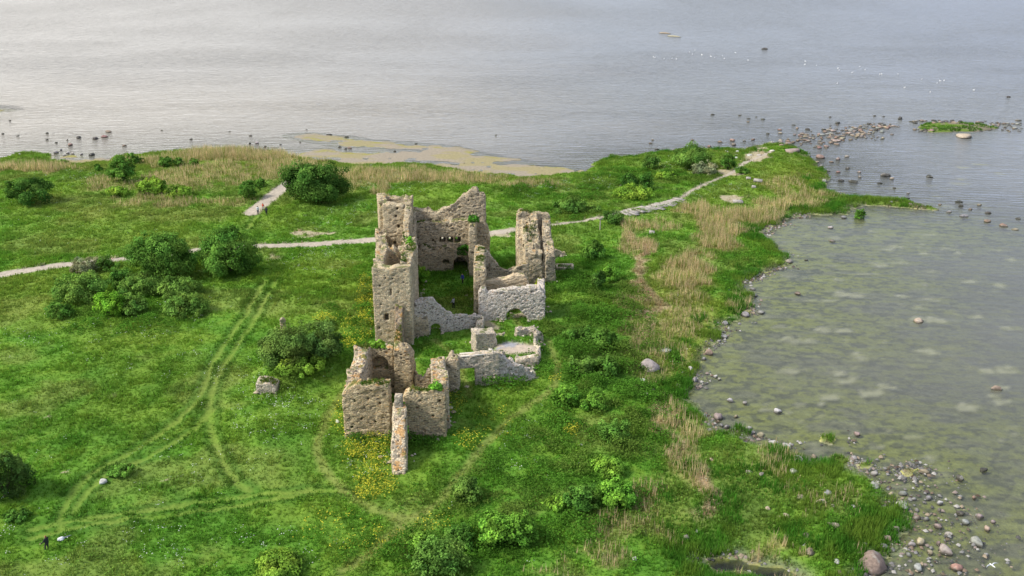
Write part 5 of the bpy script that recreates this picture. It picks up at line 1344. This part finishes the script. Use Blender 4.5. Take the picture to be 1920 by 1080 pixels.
row("along the lagoon bank", "stones along the lagoon bank", [(1458, 770, 17, 9, "white"), (1452, 829, 18, 10, "white"), (1477, 836, 20, 11, "white"), (1347, 780, 18, 16, "pink"), (1427, 815, 16, 9, "tan"), (1412, 810, 11, 7, "white"), (1405, 802, 13, 6, "white"), (1397, 755, 11, 5, "white"), (1370, 750, 13, 6, "white"), (1380, 780, 9, 6, "tan"), (1330, 660, 16, 12, "brown"), (1358, 630, 14, 10, "grey"), (1348, 638, 8, 8, "white"),
    (1295, 690, 13, 9, "white"), (1342, 705, 9, 7, "white"), (1349, 710, 7, 5, "white"), (1427, 584, 15, 8, "grey"), (1360, 604, 12, 11, "grey"), (1398, 588, 17, 13, "grey"), (1303, 712, 13, 12, "grey"), (1417, 553, 11, 6, "grey"), (1412, 541, 11, 6, "grey"), (1353, 797, 8, 6, "grey"), (1362, 800, 12, 9, "grey"), (1320, 672, 8, 7, "grey"), (1368, 595, 8, 6, "brown"), (1272, 723, 12, 10, "pink"), (1205, 712, 12, 9, "pale"), (1250, 657, 22, 9, "pale"), (1212, 738, 10, 7, "pale"), (1225, 731, 9, 6, "pink")])
row("in the lagoon off the weedy spit", "stones off the weedy spit", [(1558, 426, 11, 5, "pale"), (1512, 487, 7, 3, "dark"), (1852, 413, 18, 8, "brown"), (1807, 404, 16, 7, "grey"), (1882, 422, 17, 7, "brown"), (1583, 406, 12, 8, "grey"), (1798, 377, 14, 7, "dark"), (1853, 398, 12, 6, "dark"), (1837, 384, 11, 5, "brown"), (1802, 385, 10, 6, "dark"), (1780, 397, 11, 4, "grey"), (1905, 430, 12, 4, "tan"), (1820, 392, 9, 4, "brown"), (1763, 383, 8, 4, "brown"), (1910, 410, 10, 4, "dark")])
row("on the weedy spit", "stones on the weedy spit", [(1650, 372, 8, 5, "red"), (1672, 378, 7, 5, "grey"), (1692, 374, 12, 6, "brown"), (1708, 383, 8, 4, "grey"), (1725, 390, 8, 4, "pale"), (1745, 388, 8, 4, "grey"), (1700, 371, 11, 6, "dark"), (1660, 383, 8, 4, "dark"), (1685, 385, 8, 4, "brown")])
row("off the east side of the spit tip", "stones east of the spit tip", [(1538, 293, 16, 10, "red"), (1590, 315, 12, 6, "dark"), (1572, 322, 9, 5, "red"), (1612, 322, 8, 4, "pink"), (1613, 331, 7, 5, "pink"), (1572, 297, 9, 8, "pink"), (1588, 293, 10, 4, "pink"), (1553, 319, 8, 4, "grey"), (1532, 303, 12, 5, "tan"), (1545, 338, 12, 5, "pale"), (1540, 310, 9, 5, "grey"), (1560, 303, 8, 4, "brown"), (1650, 343, 9, 3, "dark"), (1677, 352, 8, 4, "dark"), (1703, 362, 7, 3, "grey"), (1600, 340, 16, 4, "dark"), (1578, 338, 12, 4, "dark"), (1516, 291, 10, 6, "grey")])
row("in the sea off the left shore", "stones off the left shore", [(88, 249, 6, 4, "dark"), (88, 261, 6, 4, "dark"), (5, 250, 6, 5, "dark"), (18, 226, 5, 3, "dark"), (32, 254, 7, 3, "grey"), (232, 273, 9, 3, "brown"), (153, 288, 6, 6, "grey"), (127, 286, 8, 5, "pale"), (136, 287, 7, 5, "pale"), (358, 260, 5, 5, "dark"), (468, 268, 5, 5, "dark"), (482, 267, 7, 5, "pale"), (470, 254, 7, 3, "dark"), (497, 274, 6, 4, "dark"), (37, 288, 7, 4, "pale"), (105, 267, 5, 3, "dark"), (126, 262, 4, 3, "dark"), (114, 280, 5, 4, "grey"), (120, 291, 6, 4, "pale"), (303, 244, 5, 2, "brown"), (574, 243, 5, 2, "dark"), (430, 246, 4, 2, "dark"), (526, 270, 5, 3, "grey"), (563, 266, 5, 3, "dark")])
row("on the sand flats behind the castle", "stones on the sand flats", [(648, 278, 6, 4, "dark"), (655, 277, 9, 4, "brown"), (637, 275, 6, 3, "dark"), (780, 269, 6, 3, "dark"), (930, 253, 4, 3, "dark"), (740, 283, 7, 3, "dark"), (870, 305, 4, 4, "brown"), (1005, 325, 5, 3, "pale"), (868, 322, 8, 5, "pale"), (695, 309, 7, 4, "pale"), (560, 301, 9, 4, "pale")])
row("in the sea left of the stony reef", "stones left of the reef", [(1336, 214, 9, 4, "dark"), (1387, 216, 6, 3, "dark"), (1403, 222, 8, 3, "dark"), (1403, 228, 6, 3, "brown"), (1431, 223, 9, 4, "dark"), (1418, 219, 5, 2, "dark"), (1440, 250, 6, 4, "dark"), (1463, 243, 9, 4, "red"), (1464, 249, 9, 4, "tan"), (1488, 234, 7, 3, "dark"), (1495, 240, 8, 4, "brown"), (1350, 265, 10, 5, "brown"), (1374, 262, 10, 6, "red"), (1376, 270, 10, 6, "brown"), (1395, 263, 6, 4, "grey"), (1330, 274, 10, 5, "red"), (1412, 261, 8, 4, "red"), (1298, 262, 7, 3, "brown"), (1224, 262, 5, 3, "brown"), (1232, 279, 10, 3, "dark"), (1220, 268, 8, 3, "brown"), (1515, 242, 10, 5, "dark"), (1545, 242, 9, 5, "dark"), (1557, 219, 6, 3, "dark"), (1640, 217, 7, 3, "dark"), (1657, 218, 7, 3, "dark")])
# the stony reef itself: small stones that nothing tells apart
rnd = random.Random(77)
REEF = []
def reef(n, label, group, pts, wr, cols):
    for _ in range(n):
        k = rnd.randrange(len(pts)); x, y, sx, sy = pts[k]
        w = wr[0] + (wr[1] - wr[0]) * rnd.random() ** 2
        REEF.append(boulder(x + rnd.gauss(0, sx), y + rnd.gauss(0, sy), w, w * rnd.uniform(.35, .6), rnd.choice(cols), label, group, cat="stone", make=False))
reef(170, "small reddish or brown stone heaped in the reef between spit and islet", "stones of the reef", [(1585, 250, 22, 5), (1625, 252, 20, 4), (1600, 240, 24, 4), (1655, 238, 14, 3), (1570, 258, 22, 4)], (5, 11), ["pink", "brown", "tan", "red", "dark", "grey"])
reef(80, "small stone scattered on the stony end of the footpath at the spit tip", "stones at the spit tip", [(1515, 256, 16, 4), (1530, 270, 18, 5), (1500, 266, 14, 4), (1470, 268, 14, 3)], (5, 11), ["pink", "brown", "tan", "red", "grey"])
reef(90, "small dark stone lining the rim of the grassy islet", "stones round the islet", [(1725, 244, 8, 2), (1780, 228, 30, 1.5), (1740, 228, 18, 2), (1850, 238, 14, 4), (1870, 233, 12, 3)], (5, 10), ["dark", "brown", "grey", "dark"])
reef(24, "small dark stone in the sea right of the grassy islet", "stones right of the islet", [(1900, 230, 12, 4), (1895, 240, 14, 3)], (5, 10), ["dark", "brown", "grey"])
reef(9, "white limestone chunk lying beside the footpath near the spit tip", "white chunks at the spit tip", [(1400, 292, 14, 5), (1380, 282, 12, 3), (1440, 286, 12, 4)], (8, 15), ["white", "pale"])
n_left = max(20, 288 - sum(1 for o in bpy.data.objects if o.name.startswith("boulder")))
REEF.sort(key=lambda T: -T["w"])
for T in REEF[:n_left]: place(T)
RV, RF, RCc = [], [], []; nv = 0
for T in REEF[n_left:]:                     # the smallest ones, past counting
    me = T["me"]; co = np.empty(len(me.vertices) * 3, np.float32); me.vertices.foreach_get("co", co); co = co.reshape(-1, 3) * np.array(T["scale"])
    c_, s_ = math.cos(T["rot"][2]), math.sin(T["rot"][2]); co = np.c_[co[:, 0] * c_ - co[:, 1] * s_, co[:, 0] * s_ + co[:, 1] * c_, co[:, 2]] + np.array(T["loc"])
    fi = np.empty(len(me.polygons) * 3, np.int32); me.polygons.foreach_get("vertices", fi)
    RV.append(co); RF.append(fi.reshape(-1, 3) + nv); RCc.append(np.tile(T["col"], (len(co), 1))); nv += len(co)
link("reef_rubble", mesh("reef_rubble", np.vstack(RV), np.vstack(RF), rockmat(True), col=np.vstack(RCc), smooth_sh=True), kind="stuff", label="countless small stones of the reef and spit tip", cat="stones")
# far rocky ledge
for px, py, w, lb in ((1246, 62, 24, "thin rocky ledge far out in the sea, farther half"), (1263, 68, 28, "thin rocky ledge far out in the sea, nearer half")):
    T = boulder(px, py, w, 3.2, "tan", lb, cat="rock", make=False); T['scale'] = (T['scale'][0], T['scale'][0] * .35, 1.0); T['loc'] = (T['loc'][0], T['loc'][1], WATER + .1); T['rot'] = (0, 0, -.5); place(T)

# gravel and pebbles along the waterline: nobody could count these
x, y, rr = scatter(330000, (8, 66), (76, 268), 107)
px_, py_ = PIX(x, y, WATER); s = lookup(GS, x, y); isd_ = lookup(GI, x, y)
front = smooth(820, 920, py_) * smooth(1560, 1680, px_)
edge = np.exp(-((s + .3) / 1.1) ** 2) * smooth(.42, .62, fbm2(x * .2, y * .2, 171, 3)) * .5 * (sdpoly(x, y, POOL) < 0) + front * np.exp(-((s + 3.5) / 4.5) ** 2) * .13 + np.exp(-((isd_ + .3) / .8) ** 2) * .5 * (px_ > 1590)
ok = (rr.random(len(x)) < edge) & (px_ > 1180) & (px_ < 1960) & (py_ < 1140)
x, y = x[ok], y[ok]; z = np.maximum(lookup(Z, x, y), WATER - .03)
n = len(x); base = np.array([[1, 0, 0], [0, 1, 0], [-1, 0, 0], [0, -1, 0], [0, 0, 1.]]); sz = .08 + .34 * rr.random(n) ** 3.5
a = rr.uniform(0, 6.28, n); ca, sa_ = np.cos(a), np.sin(a)
Bv = base[None] * np.stack([sz, sz * rr.uniform(.6, 1, n), sz * rr.uniform(.5, .9, n)], 1)[:, None]
V = np.stack([Bv[..., 0] * ca[:, None] - Bv[..., 1] * sa_[:, None] + x[:, None], Bv[..., 0] * sa_[:, None] + Bv[..., 1] * ca[:, None] + y[:, None], Bv[..., 2] + z[:, None]], -1).reshape(-1, 3)
ff = np.array([[0, 1, 4], [1, 2, 4], [2, 3, 4], [3, 0, 4]])
Fm = (ff[None] + (np.arange(n) * 5)[:, None, None]).reshape(-1, 3)
cc = np.array([RC[k] for k in ("grey", "grey", "pink", "tan", "brown", "pale")])[rr.integers(0, 6, n)] * np.where(rr.random(n) < .4, .45, 1.0)[:, None] * .8
def octa(x, y, z, sz, rr, cc, name, mat):
    n = len(x); a = rr.uniform(0, 6.28, n); ca, sa_ = np.cos(a), np.sin(a)
    Bv = base[None] * np.stack([sz, sz * rr.uniform(.5, 1, n), sz * rr.uniform(.4, .9, n)], 1)[:, None]
    V = np.stack([Bv[..., 0] * ca[:, None] - Bv[..., 1] * sa_[:, None] + x[:, None], Bv[..., 0] * sa_[:, None] + Bv[..., 1] * ca[:, None] + y[:, None], Bv[..., 2] + z[:, None]], -1).reshape(-1, 3)
    return mesh(name, V, (ff[None] + (np.arange(n) * 5)[:, None, None]).reshape(-1, 3), mat, col=np.repeat(cc, 5, 0))
M_pebble = vegmat("pebble_stone", 0.0, .2, 4)
r3 = np.random.default_rng(211); FX, FY = [], []
for A, B, t in BASES:
    L = np.linalg.norm(B - A); d = (B - A) / max(L, .1); m = int(L * 3.2)
    u = r3.uniform(0, L, m); o_ = (t / 2 + np.abs(r3.normal(0, .55, m))) * r3.choice([-1, 1], m)
    FX.append(A[0] + d[0] * u - d[1] * o_); FY.append(A[1] + d[1] * u + d[0] * o_)
FX, FY = np.concatenate(FX), np.concatenate(FY)
sel = vn2(FX * .4, FY * .4, 212) > .46; FX, FY = FX[sel], FY[sel]
link("fallen_stones", octa(FX, FY, lookup(Z, FX, FY) + .12, .12 + .34 * r3.random(len(FX)) ** 2.2, r3, np.array([[.46, .39, .27], [.40, .35, .27], [.52, .47, .37], [.30, .25, .18]])[r3.integers(0, 4, len(FX))], "fallen_stones", M_pebble), kind="stuff", label="small fallen stones lying at the foot of the ruined walls", cat="rubble")
link("pebbles", mesh("pebbles", V, Fm, M_pebble, col=np.repeat(cc, 5, 0)), kind="stuff", label="grey and tan pebbles strewn along the lagoon waterline", cat="pebbles")

# ------------------------------------------------------------------ stone paving of the footpath
M_slab = simple("limestone_slab", (.36, .33, .295), .9, var=.3, scale=2.0)
rnd = random.Random(9)
A_ = [at(1168, 403), at(1200, 396), at(1240, 386), at(1278, 374)]
cen = smoothline(A_, 5); i = 0
dist = np.r_[0, np.cumsum(np.linalg.norm(np.diff(cen, axis=0), axis=1))]
n_sl = 15
for k in range(n_sl):
    u = dist[-1] * (k + .5) / n_sl
    c = np.array([np.interp(u, dist, cen[:, 0]), np.interp(u, dist, cen[:, 1])])
    c2 = np.array([np.interp(u + .1, dist, cen[:, 0]), np.interp(u + .1, dist, cen[:, 1])]); d = (c2 - c) / np.linalg.norm(c2 - c)
    ang_ = math.atan2(d[1], d[0]) + rnd.uniform(-.12, .12)
    wdt = dist[-1] / n_sl * .86; ln = rnd.uniform(2.6, 4.4)
    off = rnd.uniform(-.5, .5)
    mb = MB(); 
    mb.box((0, 0, 0), (wdt, ln, .16)); m = mb.mesh("paving_slab", M_slab)
    bm = bmesh.new(); bm.from_mesh(m); bmesh.ops.bevel(bm, geom=bm.edges[:], offset=.05, segments=1); bm.to_mesh(m); bm.free()
    X_, Y_ = c[0] - d[1] * off, c[1] + d[0] * off
    z_ = max(hz(X_ + a_, Y_ + b_) for a_ in (-.9, 0, .9) for b_ in (-1.2, 0, 1.2)) + .02
    where = "nearest the signpost" if k == 0 else ("where the dirt footpath begins again" if k == n_sl - 1 else f"{ORD[k]} from the signpost end")
    o = link("paving_slab", m, loc=(X_, Y_, z_), label=f"weathered grey stone slab of the footpath paving, {where}", cat="paving slab", group="stone slabs paving the footpath")
    o.rotation_euler = (rnd.uniform(-.03, .03), rnd.uniform(-.03, .03), ang_)
for px, py, w, dd, lb in ((1383, 381, 18, 1.5, "pale concrete block lying beside the tan rubble on the spit"), (1421, 341, 16, 1.2, "white slab lying in the grass above the reeds on the spit"), (1222, 439, 10, 1.0, "white slab lying in the grass below the stone paving"), (1403, 337, 8, .9, "small white slab left of the larger one on the spit"), (1413, 353, 7, .8, "small white slab below the larger one on the spit")):
    g = ground_at(px, py); zc = g[1] * CP + CAMH * SP
    mb = MB(); mb.box((0, 0, .2), (w * zc / FPX, dd, .55)); m = mb.mesh("stone_slab", M_slab)
    bm = bmesh.new(); bm.from_mesh(m); bmesh.ops.bevel(bm, geom=bm.edges[:], offset=.06, segments=1); bm.to_mesh(m); bm.free()
    o = link("stone_slab", m, loc=tuple(g + np.array([0, 0, .12])), label=lb, cat="stone slab"); o.rotation_euler = (0, .05, rnd.uniform(-.3, .1))

# signpost
g = ground_at(1125, 431)
sgn = empty("signpost", tuple(g), "thin pale wooden post beside the footpath before the stone paving", "signpost")
mb = MB(); mb.tube([(0, 0, -.3), (0, 0, 1.2), (.02, 0, 2.5)], [.11, .10, .09], 8); link("post", mb.mesh("post", simple("weathered_wood", (.42, .38, .30))), parent=sgn)
mb = MB(); mb.box((.05, -.1, 2.3), (.7, .07, .45)); link("board", mb.mesh("board", simple("weathered_board", (.36, .33, .26))), parent=sgn)

# ------------------------------------------------------------------ people
def capsules_sdf(caps, h, k=.035, pad=.06):
    P0 = np.array([c[0] for c in caps] + [c[1] for c in caps]); R = max(max(c[2], c[3]) for c in caps)
    lo = P0.min(0) - R - pad; hi = P0.max(0) + R + pad
    ax = [np.arange(lo[i], hi[i], h) for i in range(3)]
    X, Y, Zz = np.meshgrid(*ax, indexing='ij'); D = np.full(X.shape, 9.0, np.float32)
    for a, b, ra, rb in caps:
        a = np.array(a, float); b = np.array(b, float); e = b - a; ee = max(e @ e, 1e-9)
        t = np.clip(((X - a[0]) * e[0] + (Y - a[1]) * e[1] + (Zz - a[2]) * e[2]) / ee, 0, 1)
        d = np.sqrt((X - a[0] - e[0] * t) ** 2 + (Y - a[1] - e[1] * t) ** 2 + (Zz - a[2] - e[2] * t) ** 2) - (ra + (rb - ra) * t)
        kk = min(k, min(ra, rb) * .6)
        hh = np.clip(.5 + .5 * (D - d) / kk, 0, 1); D = (D * (1 - hh) + d * hh) - kk * hh * (1 - hh)
    return surface_nets(D, lo, h)
SKIN = simple("skin", (.50, .33, .25), .6, var=.05)
def person(px, py, height, yaw, label, top, legs, hair, lean=0.0, stride=.12, arms=((.10, .05), (.12, -.02)), bend=0.0, hood=False):
    g = ground_at(px, py)
    t = empty("person", tuple(g), label, "person", rz=yaw)
    s = height / 1.75
    V3 = lambda x, y, z: np.array([x, y + lean * max(z - .1, 0), z])
    hip = .93 - bend * .3
    hipL, hipR = V3(-.095, bend * -.1, hip), V3(.095, bend * -.1, hip)
    kL, kR = V3(-.10, stride * .55 + bend * .15, .50 - bend * .05), V3(.10, -stride * .45 + bend * .15, .50 - bend * .05)
    aL, aR = V3(-.10, stride * .7, .09), V3(.10, -stride * .9, .10)
    sh = 1.43 - bend * .42; shy = bend * .32
    sL, sR = V3(-.19, shy, sh), V3(.19, shy, sh)
    neck, hd = V3(0, shy + bend * .06 + .01, sh + .07), V3(0, shy + .03 + bend * .12, sh + .19)
    def arm(sx, S, fw, out):
        e = S + np.array([sx * (.07 + out), fw * .7, -.29]); w = e + np.array([sx * .02, .10 + fw, -.235]); return e, w
    eL, wL = arm(-1, sL, *arms[0]); eR, wR = arm(1, sR, *arms[1])
    torso = [(V3(-.07, bend * -.08, hip), V3(-.10, shy, sh - .06), .105, .115), (V3(.07, bend * -.08, hip), V3(.10, shy, sh - .06), .105, .115), (sL + [.03, 0, 0], sR - [.03, 0, 0], .075, .075)]
    legsC = [(hipL, kL, .088, .062), (kL, aL, .062, .042), (hipR, kR, .088, .062), (kR, aR, .062, .042)]
    armsC = [(sL, eL, .056, .044), (eL, wL, .044, .03), (sR, eR, .056, .044), (eR, wR, .044, .03)]
    head = [(neck - [0, 0, .07], neck + [0, .01, .05], .055, .052), (hd, hd + [0, .01, .05], .085, .092), (hd + [0, .045, -.06], hd + [0, .03, 0], .05, .07), (hd + [0, .098, .0], hd + [0, .112, -.025], .014, .017),
            (hd + [-.09, .0, -.02], hd + [-.092, .0, .02], .016, .02), (hd + [.09, .0, -.02], hd + [.092, .0, .02], .016, .02), (hd + [-.03, .092, -.055], hd + [.03, .092, -.055], .011, .011)]
    feet = [(aL - [0, 0, .04], aL + [0, .15, -.055], .045, .036), (aR - [0, 0, .04], aR + [0, .15, -.055], .045, .036)]
    hands = []
    for sx, e, w in ((-1, eL, wL), (1, eR, wR)):
        d = (w - e) / np.linalg.norm(w - e); side = np.array([0, 1., 0]) - d * d[1]; side /= np.linalg.norm(side)
        pm = w + d * .085; hands.append((w, pm, .032, .036)); hands.append((w + side * .018 + d * .04, pm + side * .022, .022, .022))
        for k, (o_, L) in enumerate(((.030, .072), (.010, .08), (-.010, .075), (-.030, .06))):
            b0 = pm + side * o_; m1 = b0 + d * L * .55; m2 = m1 + d * L * .42 + np.array([-sx * .018, 0, 0]); hands += [(b0, m1, .0125, .0115), (m1, m2, .0115, .010)]
        th = w + side * .03 + d * .03; t1 = th + side * .03 + d * .03; hands += [(th, t1, .014, .0125), (t1, t1 + d * .03 + side * .004, .0125, .0105)]
    V, Q = capsules_sdf([tuple(c) for c in torso + legsC + armsC + head + feet + hands], .0115)
    link("body", mesh("body", V * s, Q, SKIN, smooth_sh=True), parent=t)
    V, Q = capsules_sdf([(a, b, r1 + .022, r2 + .024) for a, b, r1, r2 in torso] + [(armsC[0][0], armsC[0][1], .074, .062), (armsC[1][0], armsC[1][0] * .12 + armsC[1][1] * .88, .062, .048), (armsC[2][0], armsC[2][1], .074, .062), (armsC[3][0], armsC[3][0] * .12 + armsC[3][1] * .88, .062, .048)], .02)
    link("jacket", mesh("jacket", V * s, Q, top, smooth_sh=True), parent=t)
    V, Q = capsules_sdf([(a, b, r1 + .017, r2 + .02) for a, b, r1, r2 in legsC] + [(hipL, hipR, .115, .115)], .018)
    link("trousers", mesh("trousers", V * s, Q, legs, smooth_sh=True), parent=t)
    V, Q = capsules_sdf([(a - [0, 0, .01], b, r1 + .012, r2 + .012) for a, b, r1, r2 in feet], .014)
    link("shoes", mesh("shoes", V * s, Q, MAT_SHOE, smooth_sh=True), parent=t)
    V, Q = capsules_sdf([(hd + [0, -.022, .0], hd + [0, -.012, .062], .088, .094)], .014)
    link("hair", mesh("hair", V * s, Q, hair, smooth_sh=True), parent=t)
    return t
MAT_SHOE = simple("dark_shoe", (.05, .045, .04), .6)
cl = lambda n, c: simple(n, c, .85, var=.12, scale=9)
BLACK, NAVY, RED, WHITE, DARKG_, BLUE, GREYC = cl("black_cloth", (.025, .025, .028)), cl("navy_cloth", (.03, .035, .06)), cl("red_cloth", (.50, .09, .05)), cl("white_cloth", (.66, .66, .68)), cl("charcoal_cloth", (.05, .055, .055)), cl("blue_cloth", (.04, .06, .28)), cl("grey_cloth", (.17, .16, .16))
HB, HR = cl("brown_hair", (.07, .045, .03)), cl("auburn_hair", (.24, .09, .04))
person(484, 401, 1.65, .3, "person in white top and dark trousers standing on the white side path", WHITE, NAVY, HB)
person(493.5, 393.5, 1.45, -.4, "person in red jacket walking on the white side path behind two others", RED, GREYC, HR, stride=.22)
person(500, 403.5, 1.78, .2, "tall person in dark clothes beside the white side path, rightmost of three", DARKG_, BLACK, HB, stride=.08)
person(867.5, 531, 1.72, 2.6, "person in bright blue jacket standing inside the castle courtyard", BLUE, BLACK, HB, stride=.1)
person(850.5, 577, 1.72, .9, "person in black with pale sleeves standing behind the cross wall", cl("pale_grey_cloth", (.36, .38, .42)), BLACK, HB, stride=.1)
person(88, 1031, 1.78, 1.2, "person dressed in black with reddish hair leaning forward in the meadow", BLACK, cl("dark_trousers", (.045, .042, .042)), HR, lean=-.18, bend=.25, arms=((.22, .02), (.24, .0)))
# bag lying beside the person in the meadow
g = ground_at(115, 1017)
bag = empty("rucksack", tuple(g + np.array([0, 0, .25])), "white and grey rucksack lying in the grass beside the person in black", "bag", rz=.5)
V, Q = capsules_sdf([((-.16, 0, .15), (.16, 0, .17), .17, .19), ((-.1, -.02, .2), (.12, -.02, .24), .14, .15), ((.0, -.17, .13), (.14, -.17, .13), .09, .09)], .02, k=.08); link("pack", mesh("pack", V, Q, WHITE, smooth_sh=True), parent=bag)
V, Q = capsules_sdf([((.28, .1, .12), (.62, .24, .08), .09, .06), ((.62, .24, .08), (1.0, .36, .06), .06, .05)], .02); link("strap", mesh("strap", V, Q, cl("grey_strap", (.22, .24, .28)), smooth_sh=True), parent=bag)

# ------------------------------------------------------------------ birds
M_swan = simple("white_feathers", (.80, .80, .78), .8, var=.04)
M_bill = simple("orange_bill", (.55, .2, .03), .6, var=.1)
def swan_mesh():
    return capsules_sdf([((-.42, 0, .12), (.30, 0, .16), .15, .20), ((-.62, 0, .26), (-.30, 0, .18), .05, .17), ((-.1, .12, .24), (-.48, .08, .27), .12, .06), ((-.1, -.12, .24), (-.48, -.08, .27), .12, .06),
                         ((.36, 0, .22), (.50, 0, .45), .10, .06), ((.50, 0, .45), (.46, 0, .70), .06, .05), ((.46, 0, .70), (.54, 0, .80), .05, .055), ((.54, 0, .80), (.64, 0, .77), .055, .03)], .03, k=.06)
sV, sQ = swan_mesh(); SW = mesh("body", sV, sQ, M_swan, smooth_sh=True)
bV, bQ = capsules_sdf([((.64, 0, .77), (.76, 0, .73), .03, .014)], .012); SB = mesh("bill", bV, bQ, M_bill, smooth_sh=True)
SWANS = [(1303, 94), (1316, 103), (1293, 98), (1333, 106), (1355, 105), (1358, 110), (1379, 99), (1403, 113), (1260, 110), (1245, 111), (1228, 108), (1268, 111), (1340, 108), (1298, 102), (1225, 107),
         (1510, 115), (1509, 121), (1531, 123), (1571, 128), (1573, 132), (1570, 157), (1598, 136), (1612, 125), (1622, 131), (1650, 140), (1653, 139), (1684, 139), (1728, 149), (1757, 156), (1763, 152), (1770, 151), (1696, 164), (1744, 173), (1826, 169)]
for k, (px, py) in enumerate(SWANS):
    p = water_at(px, py); left = px < 1450
    if (px, py) == (1570, 157): lb = "white swan closest to the shore, swimming alone below the right flock"
    elif (px, py) == (1826, 169): lb = "white swan alone at the right end of the flock, nearest the islet"
    else: lb = "white swan in the left flock below the rocky ledge" if left else "white swan in the loose right flock out beyond the islet"
    t = empty("swan", (p[0], p[1], WATER - .04), lb, "swan", "swans of the left flock" if left else "swans of the right flock", rz=rnd.uniform(0, 6.28))
    sc_ = rnd.uniform(.5, .7); t.scale = (sc_,) * 3
    link("body", SW, parent=t); link("bill", SB, parent=t)
# gull on the wing over the shallows
p = at(1860, 1060, 1.6)
gull = empty("gull", (p[0], p[1], 1.6), "white gull gliding low over the foreground shallows", "gull", rz=math.radians(115))
V, Q = capsules_sdf([((-.20, 0, 0), (.14, 0, .01), .05, .07), ((-.34, 0, .0), (-.2, 0, 0), .035, .05), ((.14, 0, .01), (.24, 0, .03), .055, .045), ((.24, 0, .03), (.29, 0, .015), .02, .008)], .012, k=.04)
link("body", mesh("body", V, Q, M_swan, smooth_sh=True), parent=gull)
for sgn_ in (-1, 1):
    prof = [(0, .10, .0, .17), (.28, .15, .11, .16), (.52, .10, .10, .12), (.78, -.02, .03, .03)]
    Vw, Fw = [], []
    for (yy, lead, zz, ch) in prof:
        Vw += [(lead, sgn_ * yy, zz), (lead - ch, sgn_ * yy, zz - .01), (lead - ch * .4, sgn_ * yy, zz + .022)]
    for q in range(len(prof) - 1):
        a = q * 3; Fw += [[a, a + 3, a + 5, a + 2], [a + 2, a + 5, a + 4, a + 1], [a + 1, a + 4, a + 3, a]]
    link("wing", mesh("wing", Vw, Fw, simple("grey_wing_feathers", (.52, .54, .57), .8, var=.1)), parent=gull)
